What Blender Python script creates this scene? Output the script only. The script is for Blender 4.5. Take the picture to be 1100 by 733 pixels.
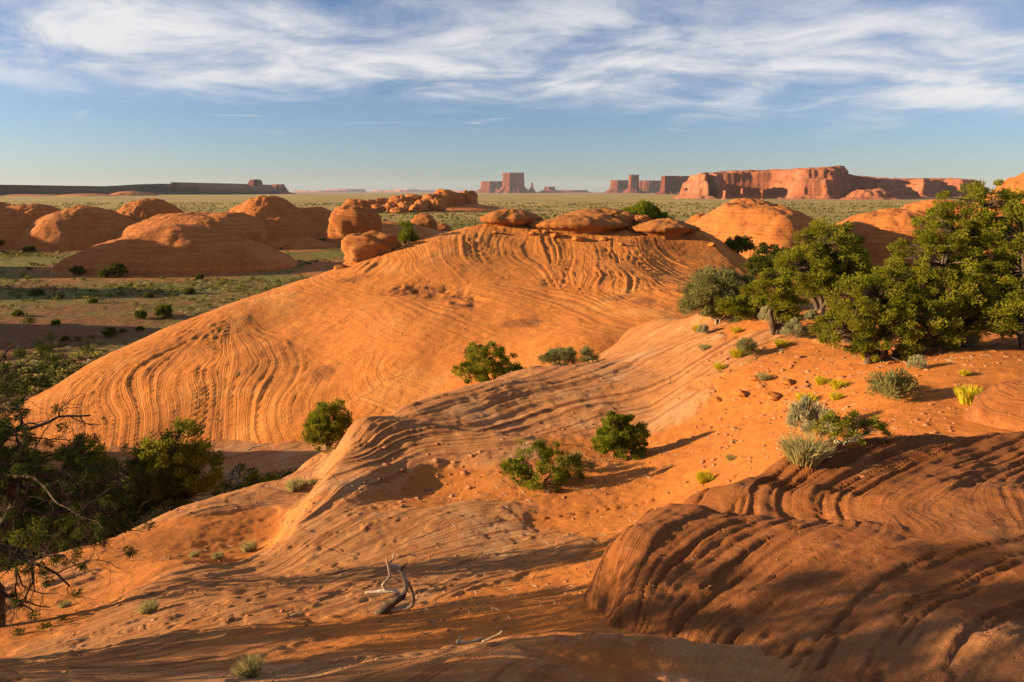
import bpy, math, random
import numpy as np
from mathutils import Vector, Matrix

scene = bpy.context.scene
for o in list(bpy.data.objects):
    bpy.data.objects.remove(o)

# ------------------------------------------------------------------ camera, sky, sun, exposure
CAM_Z = 16.0
PITCH = math.radians(12.35)
FPX = 733.0
cam_data = bpy.data.cameras.new("camera")
cam_data.sensor_width = 36.0
cam_data.lens = 36.0 * FPX / 1100.0
cam_data.clip_start = 0.1
cam_data.clip_end = 90000.0
cam = bpy.data.objects.new("camera", cam_data)
scene.collection.objects.link(cam)
cam.location = (0, 0, CAM_Z)
cam.rotation_euler = (math.pi / 2 - PITCH, 0, 0)
scene.camera = cam

SUN_EL = math.radians(12.0)
SUN_TRAVEL = Vector((1.0, 0.03, 0)).normalized()          # the way shadows fall
SUN_STRENGTH = 5.0
SKY_STRENGTH = 0.055
EXPOSURE = 1.38

world = bpy.data.worlds.new("World")
scene.world = world
world.use_nodes = True
wt = world.node_tree
wt.nodes.clear()


class NT:
    """small node-tree writer"""
    def __init__(self, tree):
        self.t = tree

    def n(self, typ, **kw):
        nd = self.t.nodes.new(typ)
        for k, v in kw.items():
            if k == "inp":
                for kk, vv in v.items():
                    if hasattr(vv, "is_linked") or isinstance(vv, bpy.types.NodeSocket):
                        self.t.links.new(vv, nd.inputs[kk])
                    else:
                        nd.inputs[kk].default_value = vv
            else:
                setattr(nd, k, v)
        return nd

    def math(self, op, a, b=None, c=None, clamp=False):
        nd = self.t.nodes.new("ShaderNodeMath")
        nd.operation = op
        nd.use_clamp = clamp
        for i, v in enumerate((a, b, c)):
            if v is None:
                continue
            if isinstance(v, bpy.types.NodeSocket):
                self.t.links.new(v, nd.inputs[i])
            else:
                nd.inputs[i].default_value = v
        return nd.outputs[0]

    def mix(self, fac, a, b, blend="MIX"):
        nd = self.t.nodes.new("ShaderNodeMix")
        nd.data_type = "RGBA"
        nd.blend_type = blend
        nd.clamp_factor = True
        for idx, v in ((0, fac), (6, a), (7, b)):
            if isinstance(v, bpy.types.NodeSocket):
                self.t.links.new(v, nd.inputs[idx])
            elif idx == 0:
                nd.inputs[idx].default_value = v
            else:
                nd.inputs[idx].default_value = (v[0], v[1], v[2], 1)
        return nd.outputs[2]

    def smooth(self, v, lo, hi, tolo=0.0, tohi=1.0):
        nd = self.t.nodes.new("ShaderNodeMapRange")
        nd.interpolation_type = "SMOOTHSTEP"
        self.t.links.new(v, nd.inputs[0])
        nd.inputs[1].default_value = lo
        nd.inputs[2].default_value = hi
        nd.inputs[3].default_value = tolo
        nd.inputs[4].default_value = tohi
        return nd.outputs[0]

    def noise(self, vec=None, scale=1.0, detail=4.0, rough=0.55, dist=0.0, dim="3D", w=None):
        nd = self.t.nodes.new("ShaderNodeTexNoise")
        nd.noise_dimensions = dim
        if vec is not None:
            self.t.links.new(vec, nd.inputs["Vector"])
        if w is not None:
            self.t.links.new(w, nd.inputs["W"])
        nd.inputs["Scale"].default_value = scale
        nd.inputs["Detail"].default_value = detail
        nd.inputs["Roughness"].default_value = rough
        nd.inputs["Distortion"].default_value = dist
        return nd.outputs[0]


W = NT(wt)
sky = W.n("ShaderNodeTexSky", sky_type="NISHITA")
sky.sun_disc = False
sky.sun_elevation = SUN_EL
sky.sun_rotation = math.atan2(-SUN_TRAVEL.x, -SUN_TRAVEL.y)
sky.altitude = 1600
sky.air_density = 1.0
sky.dust_density = 2.2
sky.ozone_density = 2.0
tc = W.n("ShaderNodeTexCoord")
sep = W.n("ShaderNodeSeparateXYZ", inp={0: tc.outputs["Generated"]})
zz = W.math("MAXIMUM", sep.outputs[2], 0.0)
inv = W.math("DIVIDE", 1.0, W.math("ADD", zz, 0.11))
comb = W.n("ShaderNodeCombineXYZ", inp={0: W.math("MULTIPLY", sep.outputs[0], inv), 1: W.math("MULTIPLY", sep.outputs[1], inv)})
mp = W.n("ShaderNodeMapping", inp={"Vector": comb.outputs[0], "Rotation": (0, 0, math.radians(-20)), "Scale": (0.8, 1.0, 1), "Location": (3.1, 1.7, 0)})
big = W.noise(mp.outputs[0], 0.55, 3.0, 0.5, 0.4)
mp2 = W.n("ShaderNodeMapping", inp={"Vector": comb.outputs[0], "Rotation": (0, 0, math.radians(24)), "Scale": (0.95, 1.05, 1), "Location": (7.3, 2.2, 0)})
fine = W.noise(mp2.outputs[0], 1.5, 9.0, 0.60, 0.5)
mp3 = W.n("ShaderNodeMapping", inp={"Vector": comb.outputs[0], "Rotation": (0, 0, math.radians(-34)), "Scale": (0.45, 1.5, 1), "Location": (1.3, 9.2, 0)})
streak = W.noise(mp3.outputs[0], 2.2, 8.0, 0.6, 0.8)
# a sheet of broken cloud that starts some way up; its lower rim dips towards the right
edge = W.math("ADD", sep.outputs[2], W.math("MULTIPLY", W.math("SUBTRACT", fine, 0.5), 0.050))
edge = W.math("ADD", edge, W.math("MULTIPLY", W.math("SUBTRACT", big, 0.5), 0.07))
edge = W.math("ADD", edge, W.math("MULTIPLY", sep.outputs[0], 0.040))
low = W.smooth(edge, 0.088, 0.150)
high = W.smooth(edge, 0.205, 0.275, 1.0, 0.50)
body = W.math("ADD", W.math("MULTIPLY", fine, 0.82), W.math("ADD", W.math("MULTIPLY", big, 0.40), W.math("MULTIPLY", streak, 0.24)))
body = W.smooth(body, 0.53, 0.88)
cloud = W.math("MULTIPLY", W.math("MULTIPLY", low, high), body)
scrap = W.math("MULTIPLY", W.smooth(streak, 0.58, 0.72), W.math("MULTIPLY", W.smooth(sep.outputs[2], 0.070, 0.095), W.smooth(sep.outputs[2], 0.10, 0.14, 1, 0)))
cloud = W.math("MAXIMUM", cloud, W.math("MULTIPLY", scrap, 0.6))
cloudcol = W.mix(W.smooth(fine, 0.35, 0.65), (4.2, 4.35, 4.9), (6.2, 6.05, 6.0))
skyc = W.mix(1.0, sky.outputs[0], (0.74, 0.82, 1.0), "MULTIPLY")
mixed = W.mix(W.math("MULTIPLY", cloud, 0.90), skyc, cloudcol)
bg = W.n("ShaderNodeBackground", inp={"Color": mixed, "Strength": SKY_STRENGTH})
W.n("ShaderNodeOutputWorld", inp={"Surface": bg.outputs[0]})

sun_data = bpy.data.lights.new("sun", "SUN")
sun_data.energy = SUN_STRENGTH
sun_data.angle = math.radians(0.5)
sun_data.color = (1.0, 0.73, 0.42)
sun = bpy.data.objects.new("sun", sun_data)
scene.collection.objects.link(sun)
sd = Vector((SUN_TRAVEL.x * math.cos(SUN_EL), SUN_TRAVEL.y * math.cos(SUN_EL), -math.sin(SUN_EL)))
sun.rotation_euler = sd.to_track_quat("-Z", "Y").to_euler()
sun.location = (-60, -20, 60)

vs = scene.view_settings
vs.view_transform = "Standard"
vs.look = "None"
vs.exposure = EXPOSURE
vs.gamma = 1.0
vs.use_curve_mapping = False
scene.cycles.max_bounces = 6
scene.cycles.diffuse_bounces = 1
scene.cycles.glossy_bounces = 2
scene.cycles.transmission_bounces = 3
scene.cycles.transparent_max_bounces = 4
scene.cycles.volume_bounces = 0
scene.cycles.use_denoising = True
scene.cycles.sample_clamp_indirect = 4.0

rnd = random.Random(11)
NR = np.random.RandomState(5)

# ------------------------------------------------------------------ numbers: noise, thin plate fits, rays
def _hash(ix, iy, seed):
    h = (ix.astype(np.int64) * 374761393 + iy.astype(np.int64) * 668265263 + (seed * 974634777) % 4294967296) & 0xFFFFFFFF
    h = ((h ^ (h >> 13)) * 1274126177) & 0xFFFFFFFF
    h = ((h ^ (h >> 16)) * 846822519) & 0xFFFFFFFF
    return ((h ^ (h >> 15)) & 0xFFFFFF) / float(0xFFFFFF)


def vn(x, y, seed=0):
    x = np.asarray(x, float); y = np.asarray(y, float)
    ix = np.floor(x); iy = np.floor(y)
    fx = x - ix; fy = y - iy
    fx = fx * fx * fx * (fx * (fx * 6 - 15) + 10); fy = fy * fy * fy * (fy * (fy * 6 - 15) + 10)
    a = _hash(ix, iy, seed); b = _hash(ix + 1, iy, seed); c = _hash(ix, iy + 1, seed); d = _hash(ix + 1, iy + 1, seed)
    return (a + (b - a) * fx) * (1 - fy) + (c + (d - c) * fx) * fy


def fbm(x, y, seed=0, octv=4, gain=0.5):
    s = 0.0; amp = 1.0; tot = 0.0
    for k in range(octv):
        s = s + amp * (vn(x * 2 ** k + 17.3 * k, y * 2 ** k - 9.1 * k, seed + k) - 0.5)
        tot += amp; amp *= gain
    return 2 * s / tot


def n1(p, seed=0):
    return vn(p, np.zeros_like(np.asarray(p, float)) + 0.37, seed)


def sst(x, a, b):
    t = np.clip((np.asarray(x, float) - a) / (b - a), 0, 1)
    return t * t * (3 - 2 * t)


class TPS:
    def __init__(self, pts, lam=0.0):
        p = np.array(pts, float)
        self.xy = p[:, :2]; self.s = max(np.ptp(self.xy[:, 0]), np.ptp(self.xy[:, 1]))
        q = self.xy / self.s
        n = len(q)
        K = self.k(q, q) + lam * np.eye(n)
        P = np.hstack([np.ones((n, 1)), q])
        A = np.zeros((n + 3, n + 3)); A[:n, :n] = K; A[:n, n:] = P; A[n:, :n] = P.T
        b = np.zeros(n + 3); b[:n] = p[:, 2]
        w = np.linalg.lstsq(A, b, rcond=None)[0]
        self.w = w[:n]; self.c = w[n:]; self.q = q

    @staticmethod
    def k(a, b):
        d2 = ((a[:, None, :] - b[None, :, :]) ** 2).sum(-1)
        return 0.5 * d2 * np.log(d2 + 1e-12)

    def __call__(self, x, y):
        x = np.asarray(x, float); sh = x.shape
        q = np.stack([x.ravel(), np.asarray(y, float).ravel()], 1) / self.s
        out = np.empty(len(q))
        for i in range(0, len(q), 40000):
            j = q[i:i + 40000]
            out[i:i + 40000] = self.k(j, self.q) @ self.w + self.c[0] + j @ self.c[1:]
        return out.reshape(sh)


CP, SP = math.cos(PITCH), math.sin(PITCH)


def ray(px, py):
    """sight line from the photographer's eye: slope of x and z per metre of y"""
    u = (px - 550) / FPX; v = (366.5 - py) / FPX
    yc = CP + v * SP
    return u / yc, (-SP + v * CP) / yc


def P3(px, py, Y):
    a, b = ray(px, py)
    return (a * Y, Y, CAM_Z + b * Y)


# ------------------------------------------------------------------ mesh + object helpers
def link(o):
    scene.collection.objects.link(o)
    return o


def mesh_np(name, verts, faces, mat, smooth=True, attrs=None):
    verts = np.asarray(verts, np.float32); faces = np.asarray(faces, np.int32)
    me = bpy.data.meshes.new(name)
    nf, k = faces.shape
    me.vertices.add(len(verts)); me.vertices.foreach_set("co", verts.ravel())
    me.loops.add(nf * k); me.loops.foreach_set("vertex_index", faces.ravel())
    me.polygons.add(nf); me.polygons.foreach_set("loop_start", np.arange(0, nf * k, k, dtype=np.int32))
    if smooth:
        me.polygons.foreach_set("use_smooth", np.ones(nf, bool))
    me.update(calc_edges=True)
    if attrs:
        for an, av in attrs.items():
            a = me.attributes.new(an, "FLOAT", "POINT")
            a.data.foreach_set("value", np.asarray(av, np.float32))
    if mat:
        me.materials.append(mat)
    return me


def tag(o, label=None, cat=None, group=None, kind=None):
    if label: o["label"] = label
    if cat: o["category"] = cat
    if group: o["group"] = group
    if kind: o["kind"] = kind
    return o


def obj(name, me, parent=None, loc=(0, 0, 0), rot=(0, 0, 0), scale=(1, 1, 1)):
    o = bpy.data.objects.new(name, me)
    link(o)
    o.location = loc; o.rotation_euler = rot; o.scale = scale
    if parent: o.parent = parent
    return o


def empty(name, loc=(0, 0, 0), rz=0.0, s=1.0):
    o = bpy.data.objects.new(name, None)
    link(o)
    o.empty_display_size = 0.3
    o.location = loc; o.rotation_euler = (0, 0, rz); o.scale = (s, s, s)
    return o


def dup(o, loc, rz=0.0, s=1.0):
    c = o.copy(); link(c)
    c.location = loc; c.rotation_euler = (0, 0, rz)
    c.scale = (s, s, s) if not isinstance(s, tuple) else s
    for ch in [x for x in bpy.data.objects if x.parent == o]:
        d = ch.copy(); link(d); d.parent = c
    return c


def grid_faces(nu, nv, wrap=False):
    """nu columns, nv rows; vertex index = row*nu + col"""
    i = np.arange(nu if wrap else nu - 1); j = np.arange(nv - 1)
    I, J = np.meshgrid(i, j)
    I2 = (I + 1) % nu
    return np.stack([J * nu + I, J * nu + I2, (J + 1) * nu + I2, (J + 1) * nu + I], -1).reshape(-1, 4)


class Tubes:
    """tapered limbs gathered into one mesh"""
    def __init__(self, sides=6):
        self.v = []; self.f = []; self.n = 0; self.k = sides

    def add(self, pts, radii, sides=None, jitter=0.0):
        k = sides or self.k
        pts = np.asarray(pts, float); n = len(pts)
        t = np.gradient(pts, axis=0); t /= np.linalg.norm(t, axis=1, keepdims=True) + 1e-9
        ref = np.array([0.31, 0.17, 0.93]) if abs(t[0, 2]) < 0.9 else np.array([0.95, 0.2, 0.1])
        ang = np.arange(k) * 2 * math.pi / k
        rings = []
        for i in range(n):
            a = np.cross(t[i], ref); a /= np.linalg.norm(a) + 1e-9
            b = np.cross(t[i], a)
            r = radii[i] * (1 + (jitter * (NR.rand(k) - 0.5) if jitter else 0))
            rings.append(pts[i] + (np.cos(ang) * r)[:, None] * a + (np.sin(ang) * r)[:, None] * b)
        self.v.append(np.concatenate(rings))
        self.f.append(grid_faces(k, n, True) + self.n)
        base = self.n
        self.n += k * n
        # close the far tip and the near end with a point each
        self.v.append(np.array([pts[-1] + t[-1] * radii[-1], pts[0] - t[0] * radii[0] * 0.5]))
        e = base + (n - 1) * k
        cap = [[e + i, e + (i + 1) % k, self.n, self.n] for i in range(k)] + [[base + (i + 1) % k, base + i, self.n + 1, self.n + 1] for i in range(k)]
        self.f.append(np.array(cap)[:, [0, 1, 2, 3]])
        self.n += 2

    def mesh(self, name, mat):
        v = np.concatenate(self.v); f = np.concatenate(self.f)
        me = bpy.data.meshes.new(name)
        fl = [tuple(q) if q[2] != q[3] else (q[0], q[1], q[2]) for q in f.tolist()]
        me.from_pydata(v.tolist(), [], fl)
        me.polygons.foreach_set("use_smooth", np.ones(len(fl), bool))
        me.materials.append(mat)
        me.update()
        return me


def wiggle(a, b, n, amt, rs, sag=0.0):
    a = np.asarray(a, float); b = np.asarray(b, float)
    t = np.linspace(0, 1, n)[:, None]
    L = np.linalg.norm(b - a)
    p = a + (b - a) * t
    off = rs.randn(n, 3) * amt * L
    for _ in range(1):
        off[1:-1] = (off[:-2] + off[1:-1] * 2 + off[2:]) / 4
    w = np.sin(t * math.pi)
    p += off * w
    p[:, 2] += (sag * L * np.sin(t * math.pi))[:, 0]
    return p


# ------------------------------------------------------------------ materials
def new_mat(name):
    m = bpy.data.materials.new(name)
    m.use_nodes = True
    m.node_tree.nodes.clear()
    return m, NT(m.node_tree)


def rock_mat(name, a, b, pale, dark, bedscale=1.0, bump=0.06, use_bed=True, texscale=1.0, varnish=0.35):
    m, N = new_mat(name)
    geo = N.n("ShaderNodeTexCoord")
    pos = geo.outputs["Object"]
    at = N.n("ShaderNodeAttribute", attribute_name="bed")
    am = N.n("ShaderNodeAttribute", attribute_name="amp")
    bed = at.outputs["Fac"]; amp = am.outputs["Fac"]
    l1 = N.noise(scale=1.3 * bedscale, detail=5.0, rough=0.7, dim="1D", w=bed)
    l2 = N.noise(scale=4.6 * bedscale, detail=3.0, rough=0.6, dim="1D", w=bed)
    big = N.noise(pos, 0.16 * texscale, 5.0, 0.6, 0.6)
    mid = N.noise(pos, 1.1 * texscale, 6.0, 0.65, 0.3)
    fin = N.noise(pos, 9.0 * texscale, 6.0, 0.7)
    lines = N.math("MULTIPLY", N.math("SUBTRACT", l1, 0.5), amp)
    wpos = N.n("ShaderNodeMix", data_type="VECTOR", inp={0: 0.25, 4: pos, 5: N.n("ShaderNodeTexNoise", inp={"Vector": pos, "Scale": 0.9 * texscale, "Detail": 4.0}).outputs["Color"]}).outputs[1]
    vor = N.n("ShaderNodeTexVoronoi", feature="DISTANCE_TO_EDGE", inp={"Vector": wpos, "Scale": 0.42 * texscale}).outputs["Distance"]
    crack = N.math("MULTIPLY", N.smooth(vor, 0.0, 0.016, 1.0, 0.0), N.smooth(N.noise(pos, 0.33 * texscale, 4.0, 0.6), 0.56, 0.66))
    c = N.mix(N.smooth(mid, 0.3, 0.7), a, b)
    c = N.mix(N.math("MULTIPLY", N.smooth(big, 0.52, 0.72), 0.65), c, pale)
    c = N.mix(N.math("MULTIPLY", N.smooth(l1, 0.52, 0.66), N.math("MULTIPLY", amp, 0.65)), c, dark)
    c = N.mix(N.math("MULTIPLY", N.smooth(l2, 0.55, 0.7), N.math("MULTIPLY", amp, 0.35)), c, pale)
    vmask = N.math("MULTIPLY", N.smooth(mid, 0.55, 0.72), N.smooth(N.noise(pos, 0.31 * texscale, 4.0, 0.6, 1.0), 0.5, 0.65))
    c = N.mix(N.math("MULTIPLY", vmask, varnish), c, dark)
    c = N.mix(N.math("MULTIPLY", N.smooth(fin, 0.3, 0.7), 0.30), c, (a[0] * .62, a[1] * .6, a[2] * .6))
    pit = N.smooth(N.noise(pos, 3.4 * texscale, 3.0, 0.5, 0.2), 0.64, 0.74)
    c = N.mix(N.math("MULTIPLY", pit, 0.35), c, dark)
    st_ = N.n("ShaderNodeAttribute", attribute_name="stain").outputs["Fac"]
    c = N.mix(N.math("MULTIPLY", st_, N.smooth(fin, 0.32, 0.55)), c, dark)
    c = N.mix(N.math("MULTIPLY", crack, 0.45), c, (dark[0] * .5, dark[1] * .5, dark[2] * .5))
    tan = N.noise(pos, 2.6 * texscale, 8.0, 0.75, 0.2)
    c = N.mix(N.math("MULTIPLY", N.smooth(tan, 0.54, 0.68), 0.45), c, (pale[0] * 1.05, pale[1] * 1.12, pale[2] * 1.35))
    h = N.math("ADD", N.math("MULTIPLY", lines, 1.6), N.math("MULTIPLY", N.math("MULTIPLY", l2, amp), 0.55))
    h = N.math("ADD", h, N.math("MULTIPLY", mid, 0.7))
    h = N.math("ADD", h, N.math("MULTIPLY", fin, 0.42))
    h = N.math("SUBTRACT", h, N.math("MULTIPLY", pit, 0.35))
    h = N.math("ADD", h, N.math("MULTIPLY", tan, 0.8))
    h = N.math("SUBTRACT", h, N.math("MULTIPLY", crack, 0.5))
    bp = N.n("ShaderNodeBump", inp={"Strength": 1.0, "Distance": bump, "Height": h})
    bs = N.n("ShaderNodeBsdfPrincipled", inp={"Base Color": c, "Roughness": 0.92, "Specular IOR Level": 0.15, "Normal": bp.outputs[0]})
    N.n("ShaderNodeOutputMaterial", inp={"Surface": bs.outputs[0]})
    return m


ROCK_A = (0.57, 0.205, 0.042); ROCK_B = (0.49, 0.155, 0.030); ROCK_P = (0.62, 0.29, 0.085); ROCK_D = (0.20, 0.070, 0.025)
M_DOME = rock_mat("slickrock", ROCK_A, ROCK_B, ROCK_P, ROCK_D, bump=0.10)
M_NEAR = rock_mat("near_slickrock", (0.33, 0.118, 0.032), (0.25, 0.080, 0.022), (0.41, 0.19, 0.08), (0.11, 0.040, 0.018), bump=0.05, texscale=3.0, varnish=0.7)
M_BUTTE = rock_mat("butte_rock", (0.25, 0.070, 0.034), (0.18, 0.048, 0.025), (0.31, 0.105, 0.058), (0.08, 0.034, 0.026), bump=8.0, texscale=0.012, varnish=0.6)
M_FARDOME = rock_mat("dome_rock", (0.50, 0.175, 0.042), (0.40, 0.122, 0.030), (0.55, 0.25, 0.085), (0.14, 0.052, 0.022), bump=0.26, texscale=0.42, varnish=0.8)
M_CAP = rock_mat("cap_rock", (0.45, 0.175, 0.045), (0.36, 0.125, 0.032), (0.50, 0.24, 0.08), (0.14, 0.052, 0.024), bump=0.12, texscale=1.2, varnish=0.7)
M_MESA = rock_mat("mesa_rock", (0.46, 0.165, 0.078), (0.34, 0.105, 0.050), (0.54, 0.25, 0.14), (0.13, 0.05, 0.032), bump=3.0, texscale=0.05, varnish=0.6)


def leaf_mat(name, dark, light, transl=0.40):
    m, N = new_mat(name)
    at = N.n("ShaderNodeAttribute", attribute_name="tint")
    c = N.mix(at.outputs["Fac"], dark, light)
    d = N.n("ShaderNodeBsdfDiffuse", inp={"Color": c, "Roughness": 0.6})
    t = N.n("ShaderNodeBsdfTranslucent", inp={"Color": c})
    mx = N.n("ShaderNodeMixShader", inp={0: transl, 1: d.outputs[0], 2: t.outputs[0]})
    N.n("ShaderNodeOutputMaterial", inp={"Surface": mx.outputs[0]})
    return m


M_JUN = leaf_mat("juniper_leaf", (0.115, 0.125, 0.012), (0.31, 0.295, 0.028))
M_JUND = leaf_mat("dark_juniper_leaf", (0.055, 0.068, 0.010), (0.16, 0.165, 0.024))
M_BRIGHT = leaf_mat("bright_juniper_leaf", (0.11, 0.135, 0.012), (0.31, 0.305, 0.030))
M_SILV = leaf_mat("silver_leaf", (0.14, 0.14, 0.042), (0.36, 0.33, 0.12))
M_SAGE = leaf_mat("sage_leaf", (0.26, 0.25, 0.12), (0.55, 0.50, 0.28))
M_YELL = leaf_mat("yellow_leaf", (0.42, 0.33, 0.015), (0.75, 0.60, 0.05))
M_STRAW = leaf_mat("straw_blade", (0.30, 0.25, 0.08), (0.60, 0.50, 0.22))
M_PLAINL = leaf_mat("scrub_leaf", (0.08, 0.085, 0.022), (0.32, 0.28, 0.075))
M_NEEDLE = leaf_mat("pine_needle", (0.030, 0.045, 0.012), (0.085, 0.10, 0.022))


def wood_mat(name, a, b, scale=9.0):
    m, N = new_mat(name)
    geo = N.n("ShaderNodeTexCoord")
    mp_ = N.n("ShaderNodeMapping", inp={"Vector": geo.outputs["Object"], "Scale": (1, 1, 0.25)})
    n_ = N.noise(mp_.outputs[0], scale, 6.0, 0.7, 0.6)
    c = N.mix(N.smooth(n_, 0.3, 0.7), a, b)
    bp = N.n("ShaderNodeBump", inp={"Strength": 0.8, "Distance": 0.02, "Height": n_})
    bs = N.n("ShaderNodeBsdfPrincipled", inp={"Base Color": c, "Roughness": 0.9, "Specular IOR Level": 0.1, "Normal": bp.outputs[0]})
    N.n("ShaderNodeOutputMaterial", inp={"Surface": bs.outputs[0]})
    return m


M_BARK = wood_mat("bark", (0.05, 0.034, 0.022), (0.14, 0.10, 0.068))
M_DEAD = wood_mat("bleached_wood", (0.24, 0.17, 0.105), (0.50, 0.40, 0.28), 14)
M_DARKW = wood_mat("dark_wood", (0.045, 0.030, 0.020), (0.14, 0.09, 0.055), 14)
M_PALE = wood_mat("pale_wood", (0.45, 0.34, 0.22), (0.66, 0.55, 0.40), 14)
# ------------------------------------------------------------------ the ground: near bench, slope, ridge, hollow and the plain out to the horizon
G = []
def g(px, py, Y): G.append(P3(px, py, Y))
for a in [
    # lip below the photographer's feet
    (550, 733, 3.4), (300, 733, 4.2), (400, 719, 4.4), (500, 704, 4.5), (620, 689, 4.8), (700, 733, 3.9), (800, 760, 3.7), (1000, 760, 3.7),
    (550, 668, 6.6), (510, 690, 5.8), (620, 640, 7.6),
    # slope that falls away to the left
    (425, 655, 8.5), (450, 600, 12), (620, 590, 11.5), (560, 640, 9), (250, 625, 11), (100, 690, 8.5), (0, 715, 7.8), (200, 600, 13.2), (100, 640, 12),
    (50, 600, 16), (200, 545, 20), (340, 490, 25), (280, 520, 21.5), (296, 580, 16.4), (335, 533, 20.2), (362, 497, 23.3), (0, 620, 14.5), (252, 612, 13.9), (150, 600, 14.5), (250, 560, 17.5),
    # slab crest in front of the pocket, trough behind it
    (300, 620, 12.2), (330, 600, 13), (420, 573, 14.5), (500, 553, 15.5), (600, 544, 15.5), (440, 545, 17.5), (520, 530, 17.5), (580, 524, 17), (665, 492, 19.5), (700, 540, 14.5), (760, 470, 19), (820, 440, 19.5),
    # ridge
    (383, 470, 21.6), (369, 517, 19), (340, 560, 16.2), (312, 600, 13.7), (430, 440, 24), (500, 415, 27), (560, 402, 29.5), (640, 392, 31), (700, 380, 31), (740, 350, 35), (460, 427, 25.5), (530, 410, 31.5), (560, 403.5, 32.5), (604, 396, 34), (640, 392.5, 34),
    (430, 500, 20), (450, 520, 18.5), (520, 480, 20.6), (480, 450, 23), (560, 440, 24.5), (640, 440, 24), (600, 480, 20.6), (700, 440, 23.5), (720, 400, 27), (760, 420, 22.5), (410, 530, 17.8),
    # bench on the right
    (900, 375, 23), (820, 350, 28), (760, 335, 35.5), (1000, 380, 19.5), (1080, 400, 15), (950, 430, 14.5), (870, 470, 13), (760, 390, 25.5), (800, 410, 22), (1040, 430, 13.5), (1150, 430, 13), (1200, 360, 22), (1300, 420, 14),
    (1200, 330, 36), (860, 328, 34), (960, 332, 30), (1060, 342, 26),
]:
    g(*a)
G += [(0, 0, 14.4), (-4, 2, 14.0), (4, 1.5, 14.3), (0, -8, 14.4), (-8, -5, 14.2), (9, -5, 14.6), (12, 3, 13.6), (18, 8, 12.8), (0, -25, 13.5), (-20, -15, 12), (20, -20, 14), (30, 10, 12), (-8.5, 5, 11.4), (-13, 8, 9.5), (-16, 2, 11), (-24, 5, 9),
      # hollow and drop behind the ridge
      (-10.5, 23.3, 4.0), (-11, 26, 2.2), (-14, 18.5, 4.4), (-14.5, 21.5, 2.3), (-8, 27.5, 3.3), (-13, 24, 2.2), (-17, 17, 4.2), (-18, 22, 1.6), (-22, 31, 0.8), (-14, 34, 1.0), (-8, 37, 1.8), (-34, 30, 0.4), (-30, 45, 0.0), (-18, 27, 1.2), (-26, 24, 1.0), (-30, 16, 3.0),
      (-5.5, 29, 4.2), (-3.8, 30, 5.0), (-2.6, 35, 4.2), (1, 39, 4.6), (4, 41, 5.4), (7, 43, 6.6), (10, 44, 8.0),
      (0, 50, 3), (12, 60, 4.5), (-15, 60, 0), (30, 75, 3), (20, 90, 1), (45, 60, 5), (60, 80, 2), (55, 30, 9), (18, 46, 7.4), (25, 62, 5.2), (13, 44, 7.2), (32, 48, 7.4), (45, 46, 7), (23, 38, 9.2), (0, 85, 0), (-50, 70, 0), (-60, 30, 0), (-50, 5, 3), (50, 110, 0), (0, 115, 0), (-50, 110, 0), (-70, -20, 3)]
gt = TPS(G, 1e-5)


def ground_base(x, y):
    x = np.asarray(x, float); y = np.asarray(y, float)
    xc = np.clip(x, -75, 70); yc = np.clip(y, -30, 118)
    z = gt(xc, yc)
    r = np.sqrt((x + 4) ** 2 * 1.2 + y ** 2)
    w = 1 - sst(r, 78, 116)
    back = sst(-y, 15, 90)
    z = z * w
    z = np.where(z < 0, z * 0.2, z)
    z = z * (1 - back)
    pl = 0.5 * fbm(x * 0.013, y * 0.013, 3, 3) * sst(r, 60, 140) * (1 - sst(r, 900, 2500))
    return z + pl


CREST = np.array([P3(*e)[:2] for e in [(296, 622, 12.3), (312, 600, 13.7), (340, 560, 16.2), (369, 517, 19), (384, 474, 21.6), (402, 458, 22.8), (430, 441, 24), (470, 425, 25.6)]])


def nose(x, y):
    """the ridge ends in a sharp crest above a steep pale flank on its left"""
    best = np.full(x.shape, 1e9); sg = np.zeros(x.shape); tt = np.zeros(x.shape)
    n = len(CREST) - 1
    for i in range(n):
        a, b = CREST[i], CREST[i + 1]; d = b - a
        t = np.clip(((x - a[0]) * d[0] + (y - a[1]) * d[1]) / (d ** 2).sum(), 0, 1)
        dist = np.hypot(x - a[0] - t * d[0], y - a[1] - t * d[1])
        cr = d[0] * (y - a[1]) - d[1] * (x - a[0])
        m = dist < best
        best = np.where(m, dist, best); sg = np.where(m, np.where(cr < 0, 1.0, -1.0), sg); tt = np.where(m, (i + t) / n, tt)
    s_ = best * sg
    w = sst(tt, 0.02, 0.25) * (1 - sst(tt, 0.5, 0.8))
    up = np.clip((s_ + 1.35 + 0.12 * fbm(x * 1.2, y * 1.2, 96, 3)) / 1.4, 0, 1)
    return w * 0.72 * sst(up, -0.05, 1.08) * np.exp(-np.maximum(s_, 0) / 5.0)


BG = []
def bedline(px_py, phase):
    for (px, py) in px_py:
        BG.append((px, py, phase))
bedline([(381, 501), (384, 478), (404, 459), (436, 442), (500, 423), (560, 406)], 0)
bedline([(394, 492), (404, 475), (436, 459), (500, 442), (560, 420), (640, 402)], 5)
bedline([(384, 514), (410, 485), (450, 472), (500, 460), (560, 440), (640, 420)], 9)
bedline([(332, 576), (371, 537), (410, 503), (450, 491), (520, 480), (640, 450)], 15)
bedline([(100, 690), (250, 645), (350, 612), (420, 590), (520, 562), (620, 556)], 27)
bedline([(60, 720), (250, 690), (380, 650), (500, 610), (620, 580)], 36)
bedline([(250, 733), (400, 690), (520, 650), (640, 610)], 46)
bedline([(50, 604), (200, 550), (280, 522), (350, 492)], 4)
bedline([(100, 640), (200, 606), (280, 575), (340, 535)], 14)
bedline([(640, 392), (740, 352), (800, 335)], 3)
bedline([(700, 420), (780, 372), (850, 345)], 12)
bedline([(760, 460), (830, 420), (900, 390), (1000, 385)], 22)
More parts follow.
